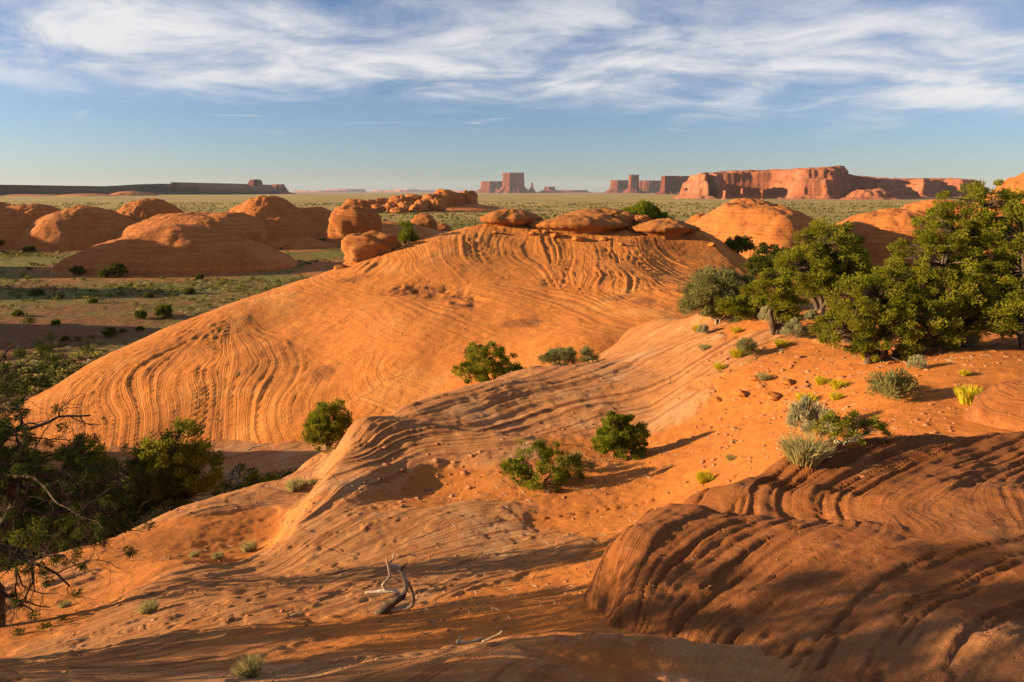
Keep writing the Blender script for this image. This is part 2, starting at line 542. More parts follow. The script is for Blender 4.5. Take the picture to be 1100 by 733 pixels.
ROCKPTS = [(600, 530, 0), (700, 520, 0.1), (780, 480, 0), (820, 430, .2), (900, 400, 0), (950, 420, 0), (1000, 400, 0), (870, 470, 0), (750, 520, 0), (1050, 420, 0), (250, 570, 0.05), (200, 590, .1), (150, 625, .35), (540, 655, 0.35), (470, 670, .45), (560, 640, .3),
           (640, 400, 1), (560, 410, 1), (480, 430, 1), (400, 465, 1), (383, 480, 1), (340, 545, .75), (430, 500, 1), (500, 470, .9), (600, 450, .8), (420, 580, .8), (520, 562, .8), (330, 605, .8), (760, 350, .9), (700, 400, .9), (690, 450, .7), (300, 515, .8), (220, 545, .8), (400, 640, .8), (300, 660, .7), (150, 690, .6), (60, 620, .6), (500, 720, .6), (700, 725, .6), (600, 590, .6), (820, 340, .5), (640, 500, .3), (480, 545, .3)]


def march(px, py, fz, y0=2.5, y1=130, n=2600):
    a, b = ray(px, py)
    Y = np.geomspace(y0, y1, n)
    d = CAM_Z + b * Y - fz(a * Y, Y)
    k = np.where(d < 0)[0]
    if len(k) == 0:
        return None
    i = k[0]
    if i == 0:
        return (a * Y[0], Y[0])
    t = d[i - 1] / (d[i - 1] - d[i])
    yy = Y[i - 1] + t * (Y[i] - Y[i - 1])
    return (a * yy, yy)


def lay(lines, fz):
    out = []
    for (px, py, v) in lines:
        h = march(px, py, fz)
        if h: out.append((h[0], h[1], v))
    return out


bed_g = TPS(lay(BG, ground_base), 2e-3)
RP = np.array(lay(ROCKPTS, ground_base))


def shep(x, y, P, pw=2.4):
    sh = x.shape; x = x.ravel(); y = y.ravel()
    out = np.empty(len(x))
    for i in range(0, len(x), 40000):
        d = np.sqrt((x[i:i + 40000, None] - P[:, 0]) ** 2 + (y[i:i + 40000, None] - P[:, 1]) ** 2) + 0.15
        w = d ** -pw
        out[i:i + 40000] = (w * P[:, 2]).sum(1) / w.sum(1)
    return out.reshape(sh)


def saw(p, seed):
    """eroded beds: sharp upper edge, long lower slope, uneven widths"""
    q = p + 0.9 * (n1(p * 0.6, seed) - 0.5) * 2 + 2.2 * (n1(p * 0.17, seed + 2) - 0.5)
    f = q - np.floor(q)
    h = _hash(np.floor(q), np.zeros_like(q), seed + 5)
    h2 = _hash(np.floor(q) + 1, np.zeros_like(q), seed + 5)
    up = (np.minimum(f / 0.78, 1)) ** 1.5; dn = sst(f, 0.78, 1.0)
    return (up * (1 - dn) - 0.4) * (0.35 + 0.9 * (h + (h2 - h) * dn))


GX0, GX1, GY0, GY1 = -60, 60, -20, 120


def ground_fields(x, y):
    r = np.sqrt(x ** 2 + y ** 2)
    near = 1 - sst(r, 34, 60)
    xc = np.clip(x, -40, 40); yc = np.clip(y, 2.5, 45)
    bed = bed_g(xc, yc) + 0.8 * fbm(x * 0.25, y * 0.25, 21, 2)
    rock = shep(xc, yc, RP)
    rock = np.clip(rock + 0.42 * fbm(x * 0.5, y * 0.5, 31, 5, 0.5), 0, 1)
    rock = sst(rock, 0.38, 0.62)
    plain = sst(r, 36, 62) * (1 - 0.0 * x)
    hx = sst(x, 8, 14) * (1 - sst(y, 62, 85)) * (1 - sst(x, 60, 90))
    plain = plain * (1 - hx)
    rock = rock * near
    return bed, rock, plain


def ground_z(x, y, full=True):
    x = np.asarray(x, float); y = np.asarray(y, float)
    z = ground_base(x, y) + nose(x, y)
    r = np.sqrt(np.asarray(x) ** 2 + np.asarray(y) ** 2)
    bed, rock, plain = ground_fields(x, y)
    near = 1 - sst(r, 40, 80)
    z = z + near * (0.10 * fbm(x * 0.45, y * 0.45, 1, 4) + 0.020 * fbm(x * 2.1, y * 2.1, 2, 4))
    calm = 1 - 0.75 * sst(bed, 17, 25)
    z = z + rock * near * calm * (0.055 * saw(bed * 0.5, 3) * (0.2 + 1.4 * vn(bed * 0.5, x * 0.35, 97)) + 0.05 * fbm(bed * 1.15, x * 0.5, 8, 3)) * (0.55 + 0.7 * vn(x * 0.6, y * 0.6, 77))
    z = z + near * 0.045 * sst(rock, 0.3, 0.7) + near * rock * 0.022 * sst(fbm(x * 0.8 + 5, y * 0.8, 93, 6, 0.6), -0.03, 0.05) + near * rock * 0.016 * fbm(x * 3.0, y * 3.0, 94, 4)
    z = z + near * (1 - rock) * 0.02 * fbm(x * 5.1, y * 5.1, 9, 3)
    z = z + plain * (1 - sst(r, 250, 600)) * 0.16 * np.maximum(0, fbm(x * 0.28, y * 0.28, 51, 3))
    if not full:
        return z
    return z, bed, rock, plain


def gz(x, y):
    return float(ground_z(np.array([x], float), np.array([y], float), False)[0])


HILLS = [(-6, 228, 38, 14), (28, 214, 46, 15), (88, 210, 56, 15), (162, 228, 36, 13), (182, 150, 92, 13), (215, 205, 60, 12), (287, 226, 47, 15), (335, 232, 40, 12), (312, 202, 34, 7), (400, 245, 60, 16), (818, 112, 80, 15), (752, 122, 26, 8), (962, 116, 62, 14), (1112, 156, 66, 20), (1075, 136, 40, 10), (378, 150, 30, 8), (455, 265, 40, 12)]


def apron(x, y):
    a = np.full(np.shape(x), 9.0)
    for px, Y, hp, ry in HILLS:
        cx = ray(px, 215)[0] * Y; rx = hp / FPX * Y * 1.25
        a = np.minimum(a, np.sqrt(((x - cx) / (rx + 7)) ** 2 + ((y - Y) / (ry * 1.35 + 9)) ** 2))
    return 1 - sst(a + 0.25 * fbm(x * 0.06, y * 0.06, 57, 4), 0.75, 1.2)


fwd = np.radians(np.concatenate([np.linspace(-50, 50, 760)]))
side = np.radians(np.linspace(50, 310, 92)[1:-1])
ang = np.concatenate([fwd, side])
rad = np.concatenate([[0.02, 0.6, 1.2, 1.8], np.geomspace(2.3, 60, 860), np.geomspace(60, 26000, 190)[1:]])
A, R = np.meshgrid(ang, rad)
gx = R * np.sin(A); gy = R * np.cos(A)
gzv, gbed, grock, gplain = ground_z(gx.ravel(), gy.ravel())
gv = np.stack([gx.ravel(), gy.ravel(), gzv], 1)

mg, N = new_mat("ground")
tcg = N.n("ShaderNodeTexCoord"); pos = tcg.outputs["Object"]
bed = N.n("ShaderNodeAttribute", attribute_name="bed").outputs["Fac"]
rk = N.n("ShaderNodeAttribute", attribute_name="rock").outputs["Fac"]
pl = N.n("ShaderNodeAttribute", attribute_name="plain").outputs["Fac"]
l1 = N.noise(scale=1.2, detail=6.0, rough=0.7, dim="1D", w=bed)
big = N.noise(pos, 0.33, 5.0, 0.6, 0.6); mid = N.noise(pos, 2.1, 6.0, 0.65, 0.4); fin = N.noise(pos, 22.0, 6.0, 0.72); grit = N.noise(pos, 75.0, 3.0, 0.6)
rc = N.mix(N.smooth(mid, 0.3, 0.7), (0.52, 0.25, 0.095), (0.44, 0.18, 0.058))
rc = N.mix(N.math("MULTIPLY", N.smooth(big, 0.5, 0.7), 0.7), rc, (0.58, 0.35, 0.18))
rc = N.mix(N.math("MULTIPLY", N.smooth(l1, 0.5, 0.62), 0.72), rc, (0.23, 0.082, 0.034))
rc = N.mix(N.math("MULTIPLY", N.smooth(N.noise(pos, 1.3, 5.0, 0.65, 1.2), 0.55, 0.72), 0.5), rc, (0.22, 0.08, 0.035))
sc_ = N.mix(N.smooth(mid, 0.35, 0.7), (0.52, 0.185, 0.036), (0.43, 0.14, 0.028))
sc_ = N.mix(N.math("MULTIPLY", N.smooth(big, 0.45, 0.7), 0.45), sc_, (0.36, 0.115, 0.028))
sc_ = N.mix(N.math("MULTIPLY", N.smooth(grit, 0.62, 0.72), 0.35), sc_, (0.55, 0.30, 0.15))
wv = N.n("ShaderNodeMix", data_type="VECTOR", inp={0: 0.3, 4: pos, 5: N.n("ShaderNodeTexNoise", inp={"Vector": pos, "Scale": 1.4, "Detail": 4.0}).outputs["Color"]}).outputs[1]
vor = N.n("ShaderNodeTexVoronoi", feature="DISTANCE_TO_EDGE", inp={"Vector": wv, "Scale": 0.7}).outputs["Distance"]
crack = N.math("MULTIPLY", N.math("MULTIPLY", N.smooth(vor, 0.0, 0.015, 1.0, 0.0), rk), N.smooth(N.noise(pos, 0.5, 4.0, 0.6), 0.56, 0.66))
rc = N.mix(N.math("MULTIPLY", crack, 0.45), rc, (0.10, 0.035, 0.016))
tan = N.noise(pos, 7.0, 8.0, 0.75, 0.2)
rc = N.mix(N.math("MULTIPLY", N.smooth(tan, 0.54, 0.68), 0.5), rc, (0.56, 0.33, 0.17))
lit_ = N.noise(pos, 5.0, 6.0, 0.8, 0.5)
sc_ = N.mix(N.math("MULTIPLY", N.smooth(lit_, 0.58, 0.68), 0.5), sc_, (0.17, 0.075, 0.028))
near_c = N.mix(rk, sc_, rc)
near_c = N.mix(N.math("MULTIPLY", N.smooth(fin, 0.3, 0.7), 0.35), near_c, (0.26, 0.085, 0.028))
near_c = N.mix(N.math("MULTIPLY", N.smooth(grit, 0.36, 0.28), 0.35), near_c, (0.17, 0.06, 0.026))
# plain: red soil showing between dry grass and low scrub
pn1 = N.noise(pos, 0.045, 6.0, 0.62, 0.5); pn2 = N.noise(pos, 0.55, 5.0, 0.7, 0.2); pn3 = N.noise(pos, 0.006, 5.0, 0.6, 0.6)
soil = N.mix(N.smooth(pn2, 0.3, 0.7), (0.21, 0.085, 0.032), (0.15, 0.062, 0.025))
grass = N.mix(N.smooth(pn2, 0.35, 0.7), (0.20, 0.17, 0.040), (0.11, 0.105, 0.027))
sepg = N.n("ShaderNodeSeparateXYZ", inp={0: pos})
dist = sepg.outputs[1]
gm = N.math("ADD", N.math("MULTIPLY", pn1, 0.9), N.math("MULTIPLY", pn2, 0.35))
gm = N.math("ADD", gm, N.smooth(dist, 50, 150, -0.06, 0.17))
gm = N.smooth(gm, 0.56, 0.78)
ap = N.n("ShaderNodeAttribute", attribute_name="apron").outputs["Fac"]
gm = N.math("MULTIPLY", gm, N.math("SUBTRACT", 1.0, N.math("MULTIPLY", ap, 0.85)))
soil = N.mix(ap, soil, (0.38, 0.14, 0.042))
pc = N.mix(gm, soil, grass)
far = N.mix(N.smooth(pn3, 0.38, 0.62), (0.43, 0.295, 0.095), (0.30, 0.225, 0.068))
far = N.mix(N.math("MULTIPLY", N.smooth(N.noise(pos, 0.0022, 6.0, 0.65, 0.8), 0.52, 0.66), 0.6), far, (0.38, 0.20, 0.10))
spk = N.noise(pos, 0.16, 4.0, 0.7)
far = N.mix(N.math("MULTIPLY", N.smooth(spk, 0.54, 0.64), 0.5), far, (0.11, 0.10, 0.035))
pc = N.mix(N.smooth(dist, 230, 520), pc, far)
pc = N.mix(N.smooth(dist, 2500, 9000), pc, (0.33, 0.22, 0.13))
col = N.mix(pl, near_c, pc)
h = N.math("ADD", N.math("MULTIPLY", N.math("MULTIPLY", N.math("SUBTRACT", l1, 0.5), rk), 2.6), N.math("ADD", N.math("MULTIPLY", mid, 0.6), N.math("MULTIPLY", fin, 0.42)))
h = N.math("ADD", h, N.math("MULTIPLY", grit, 0.16))
h = N.math("ADD", h, N.math("MULTIPLY", N.math("MULTIPLY", tan, rk), 0.8))
h = N.math("SUBTRACT", h, crack)
bp1 = N.n("ShaderNodeBump", inp={"Strength": 0.9, "Distance": 0.06, "Height": h})
bp2 = N.n("ShaderNodeBump", inp={"Strength": N.math("MULTIPLY", pl, 0.8), "Distance": 0.6, "Height": pn2, "Normal": bp1.outputs[0]})
bs = N.n("ShaderNodeBsdfPrincipled", inp={"Base Color": col, "Roughness": 0.95, "Specular IOR Level": 0.1, "Normal": bp2.outputs[0]})
N.n("ShaderNodeOutputMaterial", inp={"Surface": bs.outputs[0]})
me = mesh_np("ground", gv, grid_faces(len(ang), len(rad), True), mg, True, {"bed": gbed, "rock": grock, "plain": gplain, "apron": apron(gv[:, 0], gv[:, 1])})
tag(obj("ground", me), "red sand bench, slickrock slope and scrubby desert plain reaching the horizon", "ground", kind="structure")

# ------------------------------------------------------------------ the big slickrock dome in the middle
DC = []
for a in [(8, 440, 49), (60, 413, 51), (100, 389, 53), (150, 366, 55.5), (200, 345, 58), (250, 326, 61), (330, 300, 66), (400, 277, 70), (450, 258, 73), (482, 250, 75), (515, 243, 76), (600, 242, 76.5), (700, 245, 74.5), (750, 250, 72),
          (300, 350, 56), (200, 400, 48), (100, 440, 45), (150, 460, 42), (250, 460, 42), (250, 400, 47), (350, 440, 42), (350, 380, 49.5), (400, 440, 41), (420, 390, 45.5), (480, 400, 43.5), (420, 340, 53), (420, 300, 62), (500, 340, 52.5), (500, 290, 63),
          (560, 360, 47.5), (600, 320, 55.5), (600, 280, 66), (640, 345, 48.5), (690, 340, 48), (680, 300, 58.5), (680, 265, 69.5), (740, 300, 61), (740, 265, 70.5), (300, 440, 42.5), (560, 400, 41), (640, 385, 41), (560, 262, 70.5), (640, 262, 70.5), (640, 310, 57), (760, 320, 52), (720, 330, 50),
          (330, 410, 45.5), (380, 345, 54), (470, 365, 48), (540, 320, 56), (480, 315, 58.5)]:
    DC.append(P3(*a))
back = [(8, 49), (100, 53), (200, 58), (330, 66), (450, 73), (515, 76), (600, 76.5), (700, 75), (760, 72)]
for px, Y in back:
    x = ray(px, 300)[0] * Y
    zc = [c for c in DC if abs(c[1] - Y) < .6]
    z0 = min(zc, key=lambda c: abs(c[0] - x))[2] if zc else 11
    DC += [(x - 1.5, Y + 7, z0 - 1.6), (x - 4, Y + 20, z0 - 9)]
DC += [(30, 60, 6.0), (27, 72, 7.6), (33, 75, 4.5), (36, 60, 4.5), (24, 50, 6.4), (22, 45, 5.6), (-46, 52, -2.5), (-50, 60, -6), (-40, 44, -1.5), (-30, 36, -1.5), (-18, 36, -0.5), (-8, 36, 0.8), (0, 36, 2.5), (8, 38, 4), (45, 65, 2), (40, 90, -3), (20, 40, 6.0)]
dt = TPS(DC, 1e-5)
BD = []
def bl(pts, ph):
    for p in pts: BD.append((p[0], p[1], ph))
bl([(162, 365), (130, 378), (93, 397), (67, 413), (50, 429), (46, 444), (50, 462)], 0)
bl([(176, 372), (148, 381), (120, 395), (100, 411), (85, 427), (80, 441), (81, 460)], 6)
bl([(195, 360), (162, 378), (137, 392), (116, 413), (114, 427), (125, 448)], 12)
bl([(209, 358), (181, 376), (158, 392), (144, 402), (143, 416), (148, 436), (153, 455)], 17)
bl([(220, 378), (199, 392), (185, 411), (181, 425), (186, 445)], 22)
bl([(250, 335), (235, 349), (219, 372), (207, 398), (210, 420)], 26)
bl([(253, 338), (244, 353), (237, 376), (228, 402), (232, 430)], 30)
bl([(256, 339), (258, 356), (267, 370), (276, 388), (268, 404), (255, 420)], 35)
bl([(270, 340), (290, 360), (305, 378), (310, 395), (300, 415), (290, 440)], 40)
bl([(310, 330), (340, 350), (350, 380), (340, 410), (330, 440)], 45)
bl([(360, 310), (385, 330), (392, 360), (388, 390), (395, 430)], 51)
bl([(400, 300), (412, 330), (418, 360), (415, 390), (425, 420)], 58)
bl([(430, 268), (441, 280), (450, 300), (450, 320)], 60)
bl([(458, 262), (461, 276), (470, 290), (480, 300)], 66)
bl([(490, 252), (488, 268), (500, 285), (520, 300)], 72)
bl([(530, 246), (522, 262), (530, 280), (555, 300), (580, 318)], 80)
bl([(560, 246), (552, 262), (560, 278), (585, 296), (605, 320)], 87)
bl([(610, 262), (612, 280), (608, 296), (615, 312)], 94)
bl([(634, 270), (636, 284), (640, 298), (633, 308), (640, 320)], 101)
bl([(645, 268), (650, 286), (660, 300), (660, 314), (672, 326)], 107)
bl([(666, 254), (665, 266), (673, 282), (691, 298), (712, 314)], 114)
bl([(680, 254), (682, 266), (696, 283), (720, 298)], 121)
bl([(700, 254), (704, 266), (720, 280), (745, 290)], 128)
bl([(440, 350), (480, 345), (540, 345), (600, 345), (660, 350)], 62)
bl([(440, 380), (500, 375), (560, 372), (640, 370)], 57)


def dome_base(x, y):
    z = dt(x, y)
    z = z - sst(-x, 42, 50) * 4 - sst(x, 32, 42) * 6 - sst(y, 88, 104) * 8 - sst(-y, -40, -34) * 5
    return z


DCENT = np.array(DC)
bed_d = TPS(lay(BD, lambda x, y: np.maximum(dome_base(x, y), -3)), 4e-4)
AMPP = [(60, 430, 1), (110, 420, 1), (150, 420, 1), (200, 390, 1), (240, 370, 1), (270, 390, .9), (300, 400, .6), (230, 430, .9), (330, 350, .12), (300, 330, .2), (360, 370, .08), (350, 330, .15), (380, 400, .1), (405, 390, .55), (400, 420, .6), (430, 370, .15), (420, 300, .4), (440, 275, .6), (465, 275, .8), (450, 310, .3), (500, 270, .7), (540, 265, .9), (560, 280, .6), (520, 300, .3), (600, 270, .8), (630, 300, 1), (660, 300, 1), (650, 320, .9), (690, 280, 1), (720, 300, .6), (600, 330, .35), (560, 330, .25), (500, 340, .25), (560, 370, .3), (640, 355, .35), (700, 335, .3), (200, 350, .5), (160, 365, .6), (450, 390, .35), (250, 330, .3), (740, 280, .5), (590, 300, .7)]
AP = np.array(lay(AMPP, lambda x, y: np.maximum(dome_base(x, y), -3)))


SETP = [(60, 430, 0), (130, 410, 0), (200, 390, 0), (250, 370, 0), (290, 400, .1), (230, 440, 0), (200, 350, .4), (300, 330, .8), (340, 360, .8), (370, 400, .6), (400, 390, .1), (380, 320, .8), (430, 350, .9), (480, 370, 1), (450, 400, .8), (540, 360, 1), (600, 350, .9), (660, 345, 1), (700, 330, .7), (440, 280, .1), (480, 290, .3), (520, 265, 0), (560, 280, 0), (520, 315, .9), (580, 325, .8), (620, 295, 0), (660, 300, 0), (690, 275, 0), (720, 295, .3), (740, 275, .6), (760, 300, .8)]
SP_ = np.array(lay(SETP, lambda x, y: np.maximum(dome_base(x, y), -3)))


def dome_fields(x, y):
    bed = bed_d(np.clip(x, -48, 30), np.clip(y, 38, 80))
    bed = bed + 0.55 * fbm(x * 0.22, y * 0.22, 61, 4)
    # a second set of flatter beds truncates the steep ones in places
    zz_ = dome_base(x, y)
    b2 = zz_ * 7.0 + 0.9 * x + 2.2 * fbm(x * 0.10, y * 0.10, 63, 3)
    sel = shep(x, y, SP_, 2.4) + 0.30 * fbm(x * 0.16, y * 0.16, 64, 4)
    bed = np.where(sel > 0.5, b2, bed)
    amp = np.clip(shep(x, y, AP, 2.6) + 0.25 * fbm(x * 0.2, y * 0.2, 71, 3), 0.02, 1.0)
    return bed, amp


OUTC = [march(px, py, dome_base) for px, py in [(432, 312), (460, 312), (486, 318), (500, 326)]]


def dome_z(x, y, full=True):
    x = np.asarray(x, float); y = np.asarray(y, float)
    z = dome_base(x, y)
    bed, amp = dome_fields(x, y)
    z = z + 0.30 * fbm(x * 0.09, y * 0.09, 41, 3) + 0.13 * fbm(x * 0.4, y * 0.4, 43, 4) + 0.03 * fbm(x * 1.9, y * 1.9, 44, 3)
    z = z + amp * (0.17 * saw(bed * 0.85, 13) * (0.25 + 1.3 * vn(bed * 0.45, y * 0.16, 98)) + 0.05 * fbm(bed * 1.5, y * 0.35, 18, 3)) * (0.5 + 0.8 * vn(x * 0.3, y * 0.3, 99))
    # a broken step of darker rock half-way up
    for h_ in OUTC:
        if h_ is None: continue
        d = np.sqrt(((x - h_[0]) / 2.3) ** 2 + ((y - h_[1]) / 1.3) ** 2)
        k = 1 - sst(d + 0.35 * fbm(x * 0.9, y * 0.9, 45, 3), 0.55, 1.0)
        z = z - k * (0.10 + 0.26 * fbm(x * 1.9, y * 1.9, 46, 5, 0.6))
    if not full:
        return z
    return z, bed, amp


STN = [(432, 312, 2.6, 1.4), (460, 313, 2.4, 1.3), (486, 320, 2.2, 1.4), (500, 330, 1.6, 1.2), (660, 322, 2.0, 1.2), (690, 325, 1.5, 1.2), (345, 402, 1.2, 1.5), (560, 350, 2.5, 1.0), (700, 262, 4.0, 2.0), (745, 270, 2.5, 3.0), (380, 300, 2.0, 1.0)]
STH = [(march(a, b, dome_base), c, d) for a, b, c, d in STN]


def dome_stain(x, y):
    """dark desert varnish on the broken steps"""
    s_ = np.zeros(np.shape(x))
    nz = 0.5 * fbm(x * 0.7, y * 0.7, 47, 5, 0.6)
    for h_, a, b in STH:
        if h_ is None: continue
        d = np.sqrt(((x - h_[0]) / a) ** 2 + ((y - h_[1]) / b) ** 2)
        s_ = np.maximum(s_, 0.85 * (1 - sst(d + nz, 0.45, 1.0)))
    return s_


def dz1(x, y):
    return float(dome_z(np.array([x]), np.array([y]), False)[0])


xs = np.arange(-49, 43, 0.165); ys = np.arange(35, 104, 0.19)
X, Y = np.meshgrid(xs, ys)
zv, bv, av = dome_z(X.ravel(), Y.ravel())
zv = np.maximum(zv, -6)
me = mesh_np("slickrock_dome", np.stack([X.ravel(), Y.ravel(), zv], 1), grid_faces(len(xs), len(ys)), M_DOME, True, {"bed": bv, "amp": av, "stain": dome_stain(X.ravel(), Y.ravel())})
tag(obj("slickrock_dome", me), "broad orange slickrock dome with swirling crossbeds in the middle of the view", "rock dome", kind="structure")

# ------------------------------------------------------------------ near outcrop on the right
FC = []
for a in [(641, 600, 7.4), (655, 578, 7.2), (690, 547, 8), (720, 530, 8.7), (790, 521, 8.5), (850, 486, 9.4), (900, 475, 9.7), (980, 468, 9.9), (1060, 468, 9.9), (1120, 470, 9.7), (1250, 480, 9.5), (1400, 500, 9),
          (645, 690, 5.3), (650, 640, 6.1), (750, 600, 6.5), (700, 650, 5.6), (800, 700, 4.7), (900, 600, 6.1), (1000, 650, 4.9), (1050, 560, 6.5), (1100, 700, 4.0), (900, 545, 7.5), (1000, 515, 8.2), (800, 740, 4.1), (690, 720, 4.7), (800, 560, 7.3), (850, 533, 8.0), (1150, 540, 7), (1300, 600, 6), (1000, 733, 3.9),
          (1200, 700, 4.2), (960, 495, 8.9), (870, 515, 8.75), (1080, 500, 8.7)]:
    FC.append(P3(*a))
FC += [(6.5, 11.2, 11.4), (4.5, 11.0, 11.0), (3, 10.5, 10.4), (8.5, 11.3, 11.6), (2.0, 9.8, 10.6), (11, 11, 11.8), (3, 2.6, 13.1), (6, 2.6, 13.7), (9, 4, 13.6), (1.5, 3.2, 12.7)]
ft = TPS(FC, 1e-5)
BF = []
def bf(pts, ph):
    for p in pts: BF.append((p[0], p[1], ph))
bf([(648, 688), (645, 650), (658, 595), (697, 551)], 0)
bf([(690, 695), (710, 650), (752, 605), (800, 572), (840, 545)], 12)
bf([(750, 682), (791, 645), (855, 600), (918, 561)], 22)
bf([(855, 705), (891, 664), (945, 618), (1009, 586), (1077, 568)], 33)
bf([(945, 718), (977, 673), (1036, 636), (1100, 605)], 42)
bf([(819, 517), (855, 492), (895, 479)], 8)
bf([(857, 528), (890, 506), (931, 487), (964, 476)], 16)
bf([(906, 534), (936, 512), (977, 492), (1018, 479)], 23)
bf([(977, 547), (1018, 525), (1059, 503), (1100, 490)], 31)
bed_f = TPS(lay(BF, lambda x, y: ft(x, y)), 1e-3)


EDGE = np.array([P3(*e)[:2] for e in [(628, 733, 4.0), (630, 700, 5.0), (624, 650, 6.1), (634, 600, 7.3), (650, 575, 7.9), (688, 546, 8.7), (730, 528, 9.4), (800, 515, 9.7), (850, 484, 10.3), (900, 472, 10.6), (1100, 467, 10.8), (1500, 467, 10.8)]])


def inside_edge(x, y):
    """distance in from the outcrop's rim (to its left and back), negative outside"""
    P = EDGE
    best = np.full(x.shape, 1e9); sign = np.ones(x.shape)
    for (a, b) in zip(P[:-1], P[1:]):
        d = b - a; L2 = (d ** 2).sum()
        t = np.clip(((x - a[0]) * d[0] + (y - a[1]) * d[1]) / L2, 0, 1)
        qx = a[0] + t * d[0]; qy = a[1] + t * d[1]
        dist = np.hypot(x - qx, y - qy)
        cr = d[0] * (y - a[1]) - d[1] * (x - a[0])
        m = dist < best
        best = np.where(m, dist, best); sign = np.where(m, np.where(cr < 0, 1.0, -1.0), sign)
    return best * sign


def fore_z(x, y, full=True):
    x = np.asarray(x, float); y = np.asarray(y, float)
    z = ft(x, y)
    bed = bed_f(x, y) + 0.7 * fbm(x * 0.8, y * 0.8, 81, 4)
    ins = inside_edge(x, y) + 0.14 * fbm(x * 1.1, y * 1.1, 82, 3) + 0.05 * saw(bed * 0.6, 88)
    z = z + 0.12 * fbm(x * 0.9, y * 0.9, 83, 4) + 0.014 * fbm(x * 3.2, y * 3.2, 84, 4, 0.5)
    amp = 0.55 + 0.45 * vn(x * 0.8, y * 0.8, 85)
    back = sst(y + 0.25 * x, 8.6, 9.6)
    amp = amp * (0.6 + 0.4 * back) * (0.5 + vn(x * 0.5, y * 0.5, 86))
    # crease between the two lobes
    c0 = np.array(P3(730, 540, 8.4)[:2]); c1 = np.array(P3(905, 548, 7.6)[:2])
    d = c1 - c0; t = np.clip(((x - c0[0]) * d[0] + (y - c0[1]) * d[1]) / (d ** 2).sum(), 0, 1)
    dc = np.hypot(x - c0[0] - t * d[0], y - c0[1] - t * d[1])
    amp = amp * (0.15 + 0.85 * sst(dc, 0.25, 1.0))
    al = (x * 0.8 + y * 0.6)
    z = z + amp * (0.05 * fbm(bed * 0.42, al * 0.22, 23, 3) + 0.075 * (0.4 - np.abs(fbm(bed * 0.62, al * 0.20, 28, 3, 0.55))) + 0.055 * saw(bed * 0.55 + 0.5 * fbm(al * 0.5, bed * 0.1, 30, 2), 29) * (0.15 + 1.4 * vn(al * 0.45, bed * 0.3, 31)))
    z = z + 0.007 * fbm(x * 9, y * 9, 32, 3, 0.6) - 0.03 * sst(fbm(bed * 0.5, al * 0.35, 33, 4, 0.6), 0.10, 0.16)
    z = z - 0.28 * (1 - sst(dc, 0.0, 0.65)) * (1 - 0.5 * t)
    drop = np.where(ins < 0.55, (0.55 - ins), 0)
    z = z - np.minimum(0.9 * drop ** 2 * 2.0 + np.where(ins < 0, -ins * 6.0, 0), 4.5)
    z = z - sst(-y, -3.0, -1.9) * 2.5
    if not full:
        return z
    return z, bed, amp


xs = np.arange(0.0, 12.5, 0.027); ys = np.arange(2.0, 12.2, 0.027)
X, Y = np.meshgrid(xs, ys)
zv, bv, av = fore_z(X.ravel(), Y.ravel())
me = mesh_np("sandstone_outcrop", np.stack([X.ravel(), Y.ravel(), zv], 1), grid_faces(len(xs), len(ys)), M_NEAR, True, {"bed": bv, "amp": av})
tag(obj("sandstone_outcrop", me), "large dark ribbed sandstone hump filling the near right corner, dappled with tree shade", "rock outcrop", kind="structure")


def surf(x, y):
    x = np.asarray(x, float); y = np.asarray(y, float)
    z = ground_z(x, y, False)
    m = (x > -49) & (x < 42) & (y > 36) & (y < 103)
    if m.any():
        z = z.copy(); z[m] = np.maximum(z[m], dome_z(x[m], y[m], False))
    m = (x > 0) & (x < 13) & (y > 1.9) & (y < 12.4)
    if m.any():
        z = z.copy(); z[m] = np.maximum(z[m], fore_z(x[m], y[m], False))
    return z


def surf1(x, y):
    return float(surf(np.array([x], float), np.array([y], float))[0])


def spot(px, py, y0=2.6, y1=240):
    h_ = march(px, py, surf, y0, y1, 1500)
    return (h_[0], h_[1], surf1(h_[0], h_[1]))

# ------------------------------------------------------------------ sandstone domes standing on the plain
def dome_mesh(name, rx, ry, h, seed, p=2.0, q=0.95, noise=0.13, step=0.35, sink=1.5, skew=0.0, mat=None, n=260, m=90, bedk=1.6):
    a = np.linspace(0, 2 * math.pi, n, endpoint=False)
    t = np.concatenate([np.linspace(0, 0.9, m - 14), 0.9 + 0.12 * np.linspace(0, 1, 15)[1:]])
    T, Aa = np.meshgrid(t, a, indexing="ij")
    ca, sa = np.cos(Aa), np.sin(Aa)
    rad = 1 + noise * 1.6 * fbm(ca * 1.1 + seed, sa * 1.1, seed, 3)
    z = h * np.maximum(1 - np.minimum(T, 1) ** p, 0) ** q
    z = z * (1 + skew * ca * T)
    x = rx * T * rad * ca; y = ry * T * rad * sa
    sc = (rx + ry) / 2
    z = z + h * noise * 1.3 * fbm(x / sc * 1.8 + seed, y / sc * 1.8, seed + 1, 4) * (1 - T ** 6) + h * 0.05 * fbm(x / sc * 6, y / sc * 6 + seed, seed + 2, 4) * (1 - T ** 8)
    bed = z * bedk + 0.5 * fbm(x / sc * 1.4, y / sc * 1.4, seed + 3, 3) + 0.25 * x / sc
    z = z + h * 0.014 * fbm(x / sc * 14, y / sc * 14, seed + 6, 4) * (1 - T ** 8)
    led = saw(bed * 0.8, seed + 4) * step * sst(T, 0.12, 0.5) * 0.5
    x = x + led * ca; y = y + led * sa
    z = np.where(T > 0.9, z - (T - 0.9) / 0.12 * sink, z)
    v = np.stack([x.ravel(), y.ravel(), z.ravel()], 1)
    f = grid_faces(n, len(t), True)
    return mesh_np(name, v, f, mat or M_FARDOME, True, {"bed": bed.ravel() * 1.1, "amp": np.full(bed.size, 0.65)})


def at(px, Y):
    return ray(px, 215)[0] * Y


